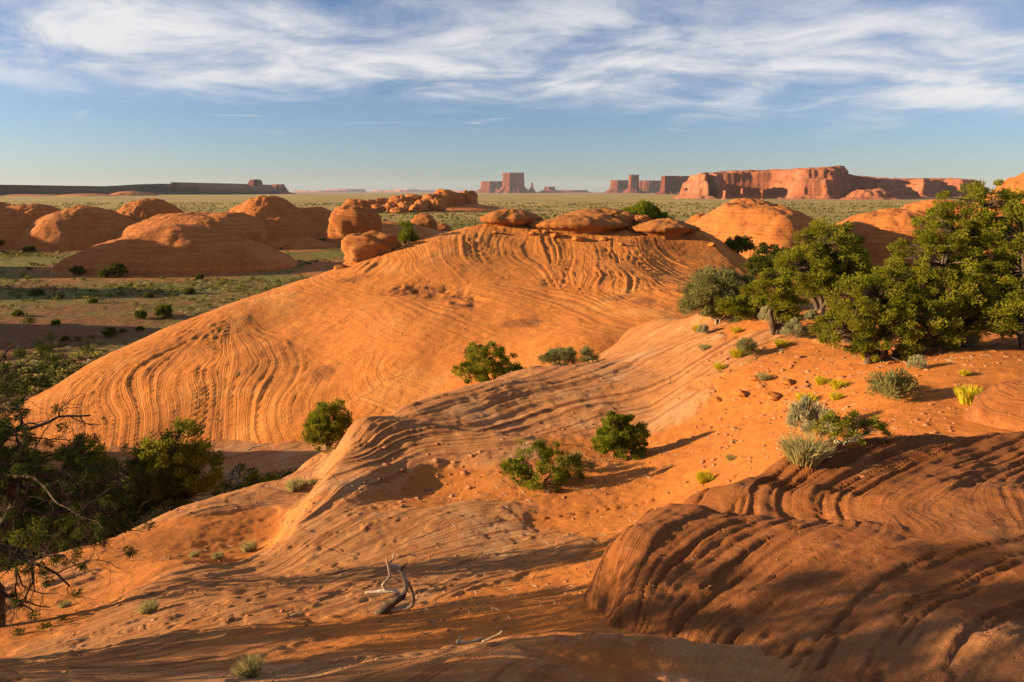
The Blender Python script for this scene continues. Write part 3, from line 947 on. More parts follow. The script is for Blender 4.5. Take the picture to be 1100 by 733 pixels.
def hill(label, px, Y, half_px, top_py, ry, seed, p=2.0, q=1.08, rot=0.0, skew=0.0, noise=0.13, zb=0.0, name="sandstone_hill", step=0.35):
    x = at(px, Y)
    top = P3(px, top_py, Y)[2]
    rx = half_px / FPX * Y * 1.42; ry = ry * 1.35
    m = dome_mesh(name, rx, ry, top - zb, seed, p, q, noise, step, skew=skew)
    return tag(obj(name, m, None, (x, Y, zb), (0, 0, rot)), label, "rock hill", kind="structure")


hill("long low red terrace that joins the left hills into one chain", 150, 226, 200, 236, 12, 119, p=4, q=0.8, noise=0.07)
hill("low rounded red hill at the left edge, behind the nearer domes", -6, 228, 38, 213, 14, 101)
hill("smooth orange hill with a shaded foot at the left edge of the plain", 28, 214, 46, 216, 15, 102, noise=0.10)
hill("broad pitted orange hill with a sharp shadow line across its foot", 88, 210, 56, 222, 15, 103, noise=0.10)
hill("rounded red hill with a lit cap, behind the big shaded one", 162, 228, 36, 212, 13, 104, noise=0.10)
hill("big banded hill in shade with one sunlit left flank, nearest of the hills on the plain", 182, 150, 92, 243, 13, 105, noise=0.09, skew=0.05, step=0.6)
hill("long low red saddle between the hills on the plain", 215, 205, 60, 229, 12, 106, p=3, q=0.7, noise=0.08)
hill("round topped orange hill with a lit bulge on its side", 287, 226, 47, 212, 15, 107, noise=0.10)
hill("lit sandstone bulge at the foot of the round topped hill", 292, 207, 27, 234, 7, 108, noise=0.10)
hill("low red hill running right from the round topped hill", 335, 232, 40, 222, 12, 109, noise=0.08)
hill("small bare mound on the flat in front of the round topped hill", 312, 202, 34, 255, 7, 110, noise=0.08)
hill("low red terrace behind the knobbly tower", 400, 245, 60, 236, 16, 111, noise=0.08)
hill("orange hill with a dark right end, behind the bench bushes", 818, 112, 74, 220, 15, 112, p=2.8, q=0.95, noise=0.10, zb=2, skew=-0.10)
hill("small pink hill left of the dark ended hill", 752, 122, 26, 232, 8, 113, noise=0.1, zb=2)
hill("smooth orange hill half hidden by the big juniper", 962, 116, 62, 224, 14, 114, p=2.6, q=0.95, noise=0.09, zb=2)
hill("high red hill at the right edge with a dark hollow in it", 1112, 156, 66, 184, 20, 115, noise=0.13, zb=0)
hill("low red hill below the high hill at the right edge", 1075, 136, 40, 216, 10, 116, noise=0.12)
hill("red hill far right behind the big juniper", 1010, 190, 55, 214, 16, 117, noise=0.12)

# rock swells outside the view on the left that throw the evening shade over the slope, the hollow and the plain
for i, (x, y, rx, ry, h_, zb, lab) in enumerate([
        (-39, 30, 12, 10, 10.5, 0.0, "slickrock swell west of the hollow, beyond the left edge of the view"),
        (-24, -1, 10, 13, 8.4, 8.0, "slickrock swell beside the photographer, beyond the left edge of the view"),
        (-212, 205, 32, 55, 22, 0.0, "long sandstone hill far out on the plain, beyond the left edge of the view"),
        (-98, 74, 18, 12, 14, 0.0, "low sandstone hill on the near plain, beyond the left edge of the view"),
        (-125, 108, 18, 10, 15.0, 0.0, "low sandstone hill on the middle plain, beyond the left edge of the view"),
        (-137, 136, 24, 13, 20.0, 0.0, "sandstone hill next to the big banded one, beyond the left edge of the view")]):
    m = dome_mesh("sandstone_hill", rx, ry, h_, 130 + i, 2.0, 0.95, 0.12, 0.4)
    tag(obj("sandstone_hill", m, None, (x, y, zb)), lab, "rock hill", kind="structure")


# ------------------------------------------------------------------ boulders and cap rocks
def boulder_mesh(name, sx, sy, sz, seed, mat, flat=0.35, rough=0.18, layers=0.05, n=44, m=26):
    th = np.linspace(0, 2 * math.pi, n, endpoint=False); ph = np.linspace(-math.pi / 2, math.pi / 2, m)
    P, T = np.meshgrid(ph, th, indexing="ij")
    ux, uy, uz = np.cos(P) * np.cos(T), np.cos(P) * np.sin(T), np.sin(P)
    e = 0.78
    dx = np.sign(ux) * np.abs(ux) ** e; dy = np.sign(uy) * np.abs(uy) ** e; dz = np.sign(uz) * np.abs(uz) ** e
    d = 1 + rough * (fbm(ux * 1.6 + seed + uz * 1.1, uy * 1.6 + uz * 0.9, seed, 4)) + rough * 0.5 * fbm(ux * 4 + uz * 3, uy * 4 - uz * 2, seed + 5, 3)
    lay_ = 1 + layers * saw((uz + 1) * 3.2 + 0.4 * ux, seed)
    x = dx * d * lay_ * sx; y = dy * d * lay_ * sy; z = dz * d * sz
    z = np.where(z < -sz * (1 - flat), -sz * (1 - flat), z) + sz * (1 - flat)
    v = np.stack([x.ravel(), y.ravel(), z.ravel()], 1)
    return mesh_np(name, v, grid_faces(n, m, True), mat, True, {"bed": z.ravel() * 2.2 + 0.2 * x.ravel(), "amp": np.full(z.size, 0.8)})


def cap_mesh(name, rx, ry, h_, seed, mat, lip=0.28, foot=0.55, drop=1.0, n=120):
    """a flat lens of hard rock that overhangs its worn foot"""
    prof = [(foot * 0.92, -drop), (foot, -drop * 0.45), (foot * 1.04, -0.1 * h_), (0.80, 0.0), (0.93, lip * h_ * 0.35), (1.0, lip * h_), (0.985, lip * h_ * 1.45)]
    for t in np.linspace(0.95, 0.0, 16):
        prof.append((t, lip * h_ * 1.5 + (h_ - lip * h_ * 1.5) * (1 - (t / 0.97) ** 1.8)))
    prof = np.array(prof)
    a = np.linspace(0, 2 * math.pi, n, endpoint=False)
    Rr, Aa = np.meshgrid(prof[:, 0], a, indexing="ij"); Z = np.repeat(prof[:, 1][:, None], n, 1)
    ca, sa = np.cos(Aa), np.sin(Aa)
    out = 1 + 0.24 * fbm(ca * 1.3 + seed, sa * 1.3, seed, 6, 0.6)
    x = rx * Rr * ca * out; y = ry * Rr * sa * out
    up = (Z > lip * h_)
    Z = Z + up * h_ * (0.30 * fbm(x * 0.35 + seed, y * 0.35, seed + 2, 5) + 0.10 * fbm(x * 1.6, y * 1.6, seed + 7, 4)) + (~up) * 0.10 * fbm(x * 2, y * 2 + Z * 3, seed + 3, 3)
    bed = Z * 5 + 0.4 * fbm(x * 0.4, y * 0.4, seed + 4, 2)
    k = 1 + 0.06 * saw(bed * 0.8, seed)
    v = np.stack([(x * k).ravel(), (y * k).ravel(), Z.ravel()], 1)
    return mesh_np(name, v, grid_faces(n, len(prof), True), mat, True, {"bed": bed.ravel() * 1.2, "amp": np.full(bed.size, 0.7)})


def cap(label, px, Y, half_px, bot_py, top_py, ry, seed, foot=0.6, rot=0.0):
    x = at(px, Y); rx = half_px / FPX * Y
    zb = P3(px, bot_py, Y)[2]; zt = P3(px, top_py, Y)[2]
    m = cap_mesh("cap_rock", rx, ry, zt - zb, seed, M_CAP, foot=foot, drop=2.2)
    return tag(obj("cap_rock", m, None, (x, Y, zb), (0, 0, rot)), label, "cap rock", "flat cap rocks on the dome")


cap("flat mushroom cap rock on the crest, leftmost of the cap rocks", 549, 76.5, 33, 240, 226, 2.6, 201, rot=0.05)
cap("widest cap rock with a long shaded overhang, in the middle of the dome crest", 624, 75.0, 51, 246, 230, 3.0, 203, foot=0.72, rot=-0.03)
cap("upper slab lying on top of the widest cap rock", 638, 77.5, 34, 234, 224, 2.3, 204, foot=0.8)
cap("smooth cap rock below the lone crest bush, rightmost of the caps", 718, 73.5, 38, 249, 235, 3.0, 206, foot=0.66)

def boulder(label, px, Y, half_px, bot_py, top_py, seed, depth=0.8, mat=None, group=None, flat=0.3, rough=0.2, layers=0.06, rot=0.0, cat="boulder"):
    x = at(px, Y); rx = half_px / FPX * Y
    zb = P3(px, bot_py, Y)[2]; zt = P3(px, top_py, Y)[2]
    sz = (zt - zb) / (2 - flat)
    m = boulder_mesh("boulder", rx, rx * depth, sz, seed, mat or M_CAP, flat, rough, layers)
    return tag(obj("boulder", m, None, (x, Y, zb), (0, 0, rot)), label, cat, group)


boulder("layered overhanging boulder on the left shoulder of the dome", 396, 71.5, 26, 285, 250, 221, 0.7, rough=0.42, layers=0.22)
boulder("small rounded boulder beside the shrub on the dome shoulder", 421, 72.5, 8, 272, 259, 222, 0.8)
boulder("flat broken slab in front of the layered boulder", 363, 67.5, 8, 291, 285, 223, 0.6)
boulder("rubbly block wedged between the widest and the rightmost cap rocks", 668, 76.5, 15, 242, 229, 224, 0.8, rough=0.3)
boulder("small rock between the lone crest bush and the rightmost cap rock", 690, 76.0, 9, 240, 231, 225, 0.8, rough=0.3)
boulder("knobbly red tower of rock on the plain left of the dome", 378, 150, 25, 256, 221, 226, 0.8, M_FARDOME, rough=0.2, layers=0.08)
boulder("red rock leaning on the right side of the knobbly tower", 399, 153, 9, 254, 228, 227, 0.9, M_FARDOME)
boulder("red rounded rock behind the knobbly tower", 383, 178, 14, 234, 214, 228, 0.9, M_FARDOME)
boulder("dark pointed rock standing alone on the plain behind the dome shoulder", 455, 260, 13, 253, 232, 229, 0.9, M_FARDOME, rough=0.3)
boulder("low red rock to the right of the pointed rock on the plain", 472, 290, 12, 250, 240, 230, 0.9, M_FARDOME, rough=0.3)
boulder("low red rock to the left of the pointed rock on the plain", 428, 285, 14, 250, 239, 231, 0.9, M_FARDOME, rough=0.3)

# the far pile of rounded boulders
pile = [(480, 222, 204, 14, 590), (503, 220, 206, 10, 600), (463, 221, 208, 12, 585), (445, 222, 209, 11, 590), (428, 222, 210, 10, 585), (412, 223, 213, 9, 590), (398, 224, 215, 8, 580), (454, 225, 215, 9, 560), (436, 226, 217, 9, 555), (420, 226, 218, 8, 560), (470, 224, 213, 9, 560),
        (405, 227, 220, 9, 540), (390, 228, 222, 8, 530), (372, 229, 220, 7, 545), (447, 228, 220, 8, 530), (428, 230, 223, 9, 520), (492, 219, 207, 8, 590)]
pnames = ["tallest block of the far boulder pile, with a flat lit face", "dark right end block of the far boulder pile", "rounded block just left of the tallest in the far boulder pile"]
for i, (px, b_, t_, hw, Y) in enumerate(pile):
    b_ = 206 + (CAM_Z / Y) * FPX * 0.965 + 1
    o = boulder(pnames[i] if i < 3 else "rounded red boulder in the far pile, lower than its three tallest blocks", px, Y, hw, b_, t_, 240 + i, 0.9, M_FARDOME, "boulders of the far pile", rough=0.3, layers=0.05, rot=i * 0.7)
hill("long dark talus slope below the far boulder pile", 488, 596, 48, 217, 22, 118, p=1.2, q=1.0, noise=0.06, name="talus_hill")


# ------------------------------------------------------------------ buttes and mesas
def loft(name, outline, top, seed, talus_w, talus_h, flute, mat=M_MESA, N_=420, toprough=0.02, round_=0.0, big=0.0, closed_noise=1.0):
    """outline: (x, y) corners seen from above, counterclockwise; top: height, or function of x"""
    P = np.array(outline, float)
    Q = np.vstack([P, P[:1]])
    L = np.concatenate([[0], np.cumsum(np.linalg.norm(np.diff(Q, axis=0), axis=1))])
    s = np.linspace(0, L[-1], N_, endpoint=False)
    xy = np.stack([np.interp(s, L, Q[:, 0]), np.interp(s, L, Q[:, 1])], 1)
    for _ in range(6):
        xy = (np.roll(xy, 1, 0) + 2 * xy + np.roll(xy, -1, 0)) / 4
    tg = np.roll(xy, -1, 0) - np.roll(xy, 1, 0)
    nrm = np.stack([tg[:, 1], -tg[:, 0]], 1); nrm /= np.linalg.norm(nrm, axis=1, keepdims=True)
    # noise along the wall that closes on itself
    def wn(fr, sd): return 2 * vn(xy[:, 0] * fr, xy[:, 1] * fr, sd) - 1
    per = L[-1]
    f1 = wn(6 / flute * 0.02, seed); f2 = wn(0.35 / flute * 1.0, seed + 1); f3 = wn(1.1 / flute, seed + 2)
    H = top(xy[:, 0]) if callable(top) else np.full(N_, float(top))
    lv = [("t", 0.0), ("t", 0.25), ("t", 0.5), ("t", 0.75), ("t", 1.0)] + [("c", u) for u in np.linspace(0.04, 1.0, 16)]
    rows = []; beds = []; prev = None
    for k, (kind, u) in enumerate(lv):
        if kind == "t":
            off = talus_w * (1 - u) ** 1.3 * (1 + 0.35 * f2); z = talus_h * u * (1 + 0.25 * f2) - (1.5 if u == 0 else 0)
            off = off + flute * 0.5 * f3 * u + flute * 0.5 * f1
        else:
            zb = talus_h * (1 + 0.25 * f2)
            z = zb + (H - zb) * u
            wob = 2 * vn(s / flute * 0.8 + u * 1.3, np.full(N_, u * 2.0), seed + 7) - 1
            off = flute * (0.9 * f2 + 0.5 * f3 + 0.35 * wob) + flute * 0.5 * f1 - flute * 0.35 * u + flute * 0.18 * saw(np.full(N_, u * 6.0) + 0.3 * f2, seed + 9)
            off = off - round_ * (1 - np.sqrt(np.maximum(1 - u ** 2, 0))) - big * np.maximum(0, f1) * (0.35 + 0.65 * u)
        if kind == "c":
            off = off + flute * 0.22 * (2 * vn(s / flute * 3.1, np.full(N_, u * 0.8), seed + 15) - 1)
            if prev is not None: off = np.minimum(off, prev)
            prev = off
        rows.append(np.stack([xy[:, 0] + nrm[:, 0] * off, xy[:, 1] + nrm[:, 1] * off, z], 1))
        beds.append(np.full(N_, 0.0) + z * 0.10)
    c = xy.mean(0)
    last = rows[-1]
    for t in (0.8, 0.5, 0.2, 0.0):
        r = last.copy(); r[:, :2] = c + (last[:, :2] - c) * t
        # narrow, long mesas: shrink only across
        r[:, 0] = last[:, 0] * 0.85 + r[:, 0] * 0.15 if t > 0 else last[:, 0] * 0.85 + c[0] * 0.15
        r[:, 2] = last[:, 2] + H * toprough * (fbm(r[:, 0] / flute * 0.4, r[:, 1] / flute * 0.4, seed + 11, 3) + 0.6)
        rows.append(r); beds.append(r[:, 2] * 0.10)
    v = np.concatenate(rows)
    f = grid_faces(N_, len(rows), True)[:, ::-1]
    return mesh_np(name, v, f, mat, False, {"bed": np.concatenate(beds) * 2, "amp": np.full(len(v), 0.7)})


def landform(name, label, cat, pts, top, seed, tw, th, fl, **kw):
    """pts: (px, distance) corners in order along the front, then back"""
    out = [(at(px, Y), Y) for px, Y in pts]
    A2 = sum(a[0] * b[1] - b[0] * a[1] for a, b in zip(out, out[1:] + out[:1]))
    if A2 < 0: out = out[::-1]
    m = loft(name, out, top, seed, tw, th, fl, **kw)
    return tag(obj(name, m), label, cat)


def hgt(py, Y): return CAM_Z + (206.0 - py) / FPX * Y

# the big lit mesa on the right, its lower wing and its pinnacles
Ym = 1650
tp = lambda x: np.interp(x / 1650 * FPX + 550, [730, 738, 760, 790, 800, 860, 880, 895, 905, 920, 940, 960, 980], [hgt(y, Ym) for y in (190, 187, 186.5, 184, 183, 182.5, 181, 183, 185.5, 188, 191, 195, 200)])
def cliff_mesa(name, outline, top, seed, step, amp, slope=9.0, mat=None):
    """a mesa as worn ground: talus, sheer jointed cliff, ledges and a rolling top, with alcoves eaten into its rim"""
    P = np.array(outline, float)
    x0, y0 = P.min(0) - 70; x1, y1 = P.max(0) + 70
    xs_ = np.arange(x0, x1, step); ys_ = np.arange(y0, y1, step)
    X_, Y_ = np.meshgrid(xs_, ys_); x = X_.ravel(); y = Y_.ravel()
    best = np.full(x.shape, 1e9); ins = np.zeros(x.shape, bool)
    Q = np.vstack([P, P[:1]])
    for a, b in zip(Q[:-1], Q[1:]):
        d = b - a
        t = np.clip(((x - a[0]) * d[0] + (y - a[1]) * d[1]) / (d ** 2).sum(), 0, 1)
        best = np.minimum(best, np.hypot(x - a[0] - t * d[0], y - a[1] - t * d[1]))
        c = ((a[1] > y) != (b[1] > y)) & (x < d[0] * (y - a[1]) / (d[1] + 1e-9) + a[0])
        ins ^= c
    d = np.where(ins, best, -best)
    alc = np.abs(fbm(x / (amp * 5.0), y / (amp * 5.0), seed, 2))
    d = d + amp * 1.1 * fbm(x / (amp * 3.4), y / (amp * 3.4), seed + 1, 3) + amp * 0.42 * fbm(x / (amp * 0.9), y / (amp * 0.9), seed + 2, 4) - amp * 0.9 * (1 - sst(alc, 0.0, 0.22))
    H = top(x)
    e1 = sst(d, -26, 0) * 0.13
    n_ = fbm(x / (amp * 1.6), y / (amp * 1.6), seed + 4, 3)
    lowh = 0.48 + 0.20 * n_
    e2 = (np.clip(d / slope, 0, 1) ** 0.62) * lowh
    s2 = 10 + 22 * (0.5 + 0.5 * fbm(x / (amp * 2.5), y / (amp * 2.5), seed + 5, 2))
    e3 = sst(d, slope + s2 * 0.3, slope + s2 * 0.3 + 9) * (0.93 - 0.13 - lowh) + sst(d, slope + s2 + 2, slope + s2 + 18) * 0.07
    z = H * (e1 + e2 + e3) + (d > -20) * H * 0.035 * fbm(x / 18, y / 18, seed + 6, 4)
    z = z + H * 0.02 * saw(z / H * 9 + n_, seed + 7) * (d > 2)
    z = np.where(d < -26, -2.0, z)
    return mesh_np(name, np.stack([x, y, z], 1), grid_faces(len(xs_), len(ys_)), mat or M_MESA, True, {"bed": z * 0.35 + 0.6 * n_, "amp": np.full(z.size, 0.6)})


def outl(pts): return [(at(px, Y), Y) for px, Y in pts]


Hm = lambda x: tp(x)
m = cliff_mesa("mesa", outl([(735, 1640), (748, 1575), (765, 1550), (775, 1600), (786, 1690), (806, 1700), (826, 1700), (838, 1620), (850, 1560), (868, 1540), (886, 1520), (900, 1540), (914, 1570), (922, 1660), (938, 1600), (956, 1570), (974, 1620), (985, 1850), (940, 2000), (860, 2000), (780, 1980), (738, 1800)]), tp, 301, 2.0, 27)
tag(obj("mesa", m), "long sunlit red mesa with deep alcoves, widest landform on the skyline", "mesa")
tp2 = lambda x: np.interp(x / 2050 * FPX + 550, [930, 950, 975, 1000, 1030, 1050], [hgt(y, 2050) for y in (194, 192, 192.5, 192, 193, 196)])
m = cliff_mesa("mesa", outl([(940, 2060), (955, 1990), (975, 2040), (990, 1960), (1010, 2040), (1030, 1980), (1052, 2030), (1060, 2250), (940, 2250)]), tp2, 302, 2.6, 24)
tag(obj("mesa", m), "lower pale red wing of mesa running behind the big juniper", "mesa")
tp3 = lambda x: np.full(np.shape(x), hgt(198, 1480))
m = cliff_mesa("mesa", outl([(908, 1470), (925, 1440), (945, 1430), (964, 1450), (968, 1490), (940, 1520), (912, 1505)]), tp3, 303, 1.8, 12, 22)
tag(obj("mesa", m), "rounded pink buttress at the right foot of the long mesa", "mesa")
for i, (px, lab) in enumerate([(779, "squat pinnacle at the foot of the long mesa, left of the slim pair"), (797, "slim pinnacle standing before the shaded alcove of the long mesa"), (819, "leaning pinnacle against the right wall of the shaded alcove")]):
    Y = 1500
    landform("rock_spire", lab, "rock spire", [(px - 2.6, Y), (px, Y - 6), (px + 2.6, Y), (px, Y + 6)], hgt((205, 203, 204)[i], Y), 310 + i, 5, 3, 1.6, N_=60)

# the monument buttes in the middle distance
landform("butte", "flat topped butte with a lit left face, tallest in the centre of the skyline", "butte",
         [(540, 8000), (546, 7930), (561, 7930), (563, 8050), (560, 8250), (542, 8250)], hgt(187, 8000), 321, 85, 70, 9, N_=260, mat=M_BUTTE)
landform("butte", "lower hazy mesa directly left of the tallest butte", "butte",
         [(517, 9000), (524, 8900), (541, 8900), (545, 9100), (541, 9500), (518, 9500)], hgt(195.5, 9000), 322, 95, 60, 11, N_=240, mat=M_BUTTE)
landform("rock_spire", "small pointed spire just right of the tallest butte", "rock spire", [(570, 9000), (571.5, 8970), (573, 9000), (571.5, 9030)], hgt(197, 9000), 323, 55, 70, 4, N_=80, mat=M_BUTTE)
landform("butte", "low blue cone shaped ridge right of the pointed spire", "butte", [(584, 9500), (590, 9450), (596, 9500), (590, 9700)], hgt(201, 9500), 324, 120, 45, 9, N_=120, mat=M_BUTTE)
landform("butte", "long low blue ridge trailing off right of the cone", "butte", [(598, 10500), (615, 10400), (632, 10500), (618, 10900)], hgt(204.6, 10500), 325, 90, 18, 8, N_=160, mat=M_BUTTE)
landform("butte", "low stepped butte left of the narrow domed one", "butte",
         [(655, 7200), (662, 7120), (673, 7150), (676, 7300), (670, 7500), (658, 7500)], hgt(194.5, 7200), 326, 75, 55, 9, N_=220, mat=M_BUTTE)
landform("butte", "narrow butte with a rounded top and a bright left side", "butte",
         [(674.5, 6500), (677, 6450), (683, 6460), (686, 6540), (682, 6650), (676, 6650)], hgt(189, 6500), 327, 62, 52, 7, N_=200, mat=M_BUTTE)
landform("butte", "hazy flat mesa between the narrow butte and the square one", "butte",
         [(684, 7600), (696, 7520), (709, 7560), (712, 7800), (690, 7900)], hgt(194.8, 7600), 328, 60, 30, 10, N_=220, mat=M_BUTTE)
landform("butte", "square red butte touching the left end of the long mesa", "butte",
         [(709, 4300), (713, 4230), (722, 4250), (734, 4240), (742, 4300), (738, 4600), (712, 4600)], hgt(190.2, 4300), 329, 40, 24, 7, N_=260, mat=M_BUTTE)

# the dark mesa along the left horizon: it runs away from the view, so its near wall is turned from the sun
mpx = np.array([-150, -60, 0, 84, 98, 118, 140, 160, 200, 255, 262, 268, 274, 280, 285, 292, 303, 309, 312])
mpy = np.array([206, 205.2, 204.8, 203.4, 205.6, 204.2, 202.2, 200.8, 200.0, 199.4, 201.8, 202, 198.4, 200.0, 203, 203.2, 201.4, 203.5, 206])
mY = 2300 + (mpx + 150) / 460 * 2600
mx = np.array([at(p_, y_) for p_, y_ in zip(mpx, mY)])
mH = np.array([CAM_Z + (206.0 - a_) / FPX * b_ for a_, b_ in zip(mpy, mY)])
mk = [-150, -60, 0, 60, 110, 150, 200, 240, 272, 298, 311]
front = [(p_, 2300 + (p_ + 150) / 460 * 2600 + (40 if i % 2 else -40)) for i, p_ in enumerate(mk)]
landform("mesa", "long dark shaded mesa along the horizon above the left hills", "mesa", front + [(303, 5100), (150, 4700), (0, 3900), (-150, 3000)],
         lambda x: np.interp(x, mx, mH), 341, 70, 14, 26, N_=1200, big=60, mat=M_BUTTE)
landform("butte", "dark knob standing up at the right end of the long dark mesa", "butte", [(269, 4600), (273, 4540), (279, 4550), (284, 4600), (280, 4700), (272, 4700)], hgt(193.8, 4600), 342, 40, 34, 12, N_=160, round_=14, mat=M_BUTTE)
landform("butte", "dark broken stub right of the knob, where the long dark mesa ends", "butte", [(294, 4800), (298, 4750), (304, 4760), (307, 4820), (302, 4900), (295, 4900)], hgt(198.6, 4800), 343, 40, 20, 9, N_=140, mat=M_BUTTE)
for i, (px, w_, py, Y, lab) in enumerate([(28, 26, 208.6, 2700, "pale low rock swell before the dark mesa, at the left edge"), (92, 24, 208.2, 2600, "pink low rock swell before the dark mesa, above the pitted hill"), (142, 18, 205.6, 2900, "pink sloping rock before the highest part of the dark mesa")]):
    hill(lab, px, Y, w_, py, 60, 150 + i, p=2, q=1.0, noise=0.2, step=2.0, name="rock_swell")
for i, (a_, b_, py, Y) in enumerate([(318, 372, 205.0, 17000), (352, 392, 203.4, 19000), (400, 470, 204.6, 20000), (425, 450, 203.6, 22000), (470, 520, 205.2, 18000)]):
    landform("mesa", ["faint blue mesa right of the dark mesa", "faint blue stepped mesa near the dark mesa end", "faint long blue mesa left of the buttes", "faint blue table on the long blue mesa", "faint low blue mesa beside the tall butte"][i], "mesa",
             [(a_, Y), ((a_ + b_) / 2, Y - 300), (b_, Y), (b_ - 2, Y + 1000), (a_ + 2, Y + 1000)], hgt(py, Y), 350 + i, 130, 20, 30, N_=160)

# ------------------------------------------------------------------ plants
def leaves(cent, crad, nper, length, width, rs, out=None, up=0.35, flat=0.8, tint_sd=0.22, spread=1.0):
    """many small pointed leaves spread through clumps; returns verts, faces, tint"""
    nC = len(cent)
    C = np.repeat(cent, nper, 0); R = np.repeat(crad, nper)[:, None]
    d = rs.randn(len(C), 3); d /= np.linalg.norm(d, axis=1, keepdims=True)
    d[:, 2] *= flat
    p = C + d * R * (rs.rand(len(C), 1) ** 0.5) * spread
    dirn = d * 0.7 + rs.randn(len(C), 3) * 0.45
    dirn[:, 2] += up
    if out is not None:
        dirn += np.repeat(out, nper, 0) * 0.6
    dirn /= np.linalg.norm(dirn, axis=1, keepdims=True)
    side = np.cross(dirn, rs.randn(len(C), 3)); side /= np.linalg.norm(side, axis=1, keepdims=True)
    L = length * (0.6 + 0.8 * rs.rand(len(C), 1)); Wd = width * (0.6 + 0.8 * rs.rand(len(C), 1))
    v = np.stack([p - dirn * L * 0.5, p + side * Wd * 0.5, p + dirn * L * 0.5, p - side * Wd * 0.5], 1).reshape(-1, 3)
    f = np.arange(len(C) * 4).reshape(-1, 4)
    t = np.clip(0.45 + np.repeat(rs.randn(nC) * tint_sd, nper) + rs.randn(len(C)) * 0.2, 0, 1)
    return v, f, np.repeat(t, 4)


def lobe_clumps(lobes, n, rs, inner=0.5):
    lb = np.array(lobes, float)
    w = (lb[:, 3] * lb[:, 4] + lb[:, 4] * lb[:, 5] + lb[:, 3] * lb[:, 5]); w /= w.sum()
    out = []; dirs = []; k = 0
    while len(out) < n and k < n * 20:
        k += 1
        l = lb[rs.choice(len(lb), p=w)]
        d = rs.randn(3); d /= np.linalg.norm(d)
        if d[2] < -0.55: continue
        r = inner + (1.08 - inner) * rs.rand() ** 0.55 + (0.22 * rs.rand() if rs.rand() < 0.25 else 0)
        p = l[:3] + d * l[3:6] * r
        if p[2] < 0.12: continue
        out.append(p); dirs.append(d)
    return np.array(out), np.array(dirs)


def tree(name, label, cat, loc, lobes, mat, ncl, nleaf, leaf=(0.10, 0.035), crad=0.26, seed=1, stems=3, rad=0.13, group=None, twist=0.10, bare=0.10, bark=None, rz=0.0, s=1.0, flat=0.8, up=0.35):
    rs = np.random.RandomState(seed)
    root = empty(name, loc, rz, s)
    tag(root, label, cat, group)
    cl, dr = lobe_clumps(lobes, ncl, rs)
    T = Tubes(6)
    lb = np.array(lobes, float)
    nodes = []
    hub = np.array([0, 0, 0.0])
    for i in range(max(stems, len(lobes))):
        l = lb[i % len(lb)]
        end = l[:3] + rs.randn(3) * 0.15 * l[3:6] + np.array([0, 0, 0.15 * l[5]])
        st = hub + np.array([rs.randn() * rad * 0.7, rs.randn() * rad * 0.7, -0.12])
        p = wiggle(st, end, 9, twist, rs, 0.0)
        r0 = rad * (0.7 + 0.5 * rs.rand())
        rr = np.linspace(r0, r0 * 0.28, 9)
        T.add(p, rr, 7, 0.15)
        for q, r_ in zip(p[3:], rr[3:]): nodes.append((q, r_))
    NP = np.array([q for q, _ in nodes]); NRr = np.array([r_ for _, r_ in nodes])
    for c, d in zip(cl, dr):
        dist = np.linalg.norm(NP - c, axis=1) + np.maximum(0, NP[:, 2] - c[2]) * 0.8
        k = int(np.argmin(dist))
        p = wiggle(NP[k], c, 5, 0.08, rs, 0.03)
        r0 = min(NRr[k] * 0.55, 0.012 + 0.022 * np.linalg.norm(c - NP[k]))
        T.add(p, np.linspace(r0, r0 * 0.3, 5), 4)
    obj("trunk", T.mesh("trunk", bark or M_BARK), root)
    keep = rs.rand(len(cl)) > bare
    v, f, t = leaves(cl[keep], crad * (0.65 + 0.7 * rs.rand(keep.sum())), nleaf, leaf[0], leaf[1], rs, dr[keep], up, flat)
    obj("crown", mesh_np("crown", v, f, mat, False, {"tint": t}), root)
    return root


def at_px(px, py, Y=None):
    """a point on the ground seen at this place of the photograph"""
    if Y is None:
        return spot(px, py)
    x = ray(px, py)[0] * Y
    return (x, Y, surf1(x, Y))


# --- junipers on the bench
B = at_px(1005, 376, 20.5)
tree("juniper_tree", "tallest dense juniper, with a high leaning crown, on the right of the bench", "tree", B,
     [(0.9, 0.1, 4.1, 1.15, 1.0, 0.75), (0.2, 0.3, 3.4, 1.1, 1.0, 0.85), (-0.35, 0.0, 2.6, 1.25, 1.1, 0.8), (1.5, 0.3, 2.9, 1.2, 1.1, 0.95), (0.4, -0.4, 1.6, 1.6, 1.2, 0.8), (2.0, 0.2, 1.7, 1.2, 1.1, 0.95), (0.6, -0.5, 0.8, 1.6, 1.0, 0.6)],
     M_JUN, 600, 150, (0.085, 0.032), 0.20, 501, 6, 0.16, bare=0.2)
B = at_px(938, 380, 20)
tree("juniper_tree", "broad low juniper with a dark gnarled trunk, just left of the tallest one", "tree", B,
     [(-0.2, 0, 1.6, 1.15, 1.0, 0.9), (0.8, -0.2, 1.35, 1.1, 1.0, 0.85), (-0.85, 0.1, 0.9, 0.85, 0.8, 0.7), (0.35, 0.3, 2.25, 0.95, 0.9, 0.55), (1.4, -0.3, 0.8, 0.9, 0.8, 0.65), (0.1, -0.3, 0.6, 1.0, 0.8, 0.5)],
     M_JUN, 460, 150, (0.08, 0.031), 0.19, 502, 4, 0.13, bare=0.2)
B = at_px(1108, 372, 19)
tree("juniper_tree", "shaded juniper cut by the right edge, behind the tallest one", "tree", B,
     [(0.0, 0, 2.0, 1.1, 1.1, 1.2), (-0.4, 0.3, 3.2, 0.9, 0.9, 0.8), (0.8, 0.1, 2.8, 1.2, 1.1, 1.1), (-0.3, -.2, 1.0, 1.1, 1.0, .7)], M_JUN, 300, 130, (0.095, 0.038), 0.25, 503, 3, 0.13)
B = at_px(884, 326, 29)
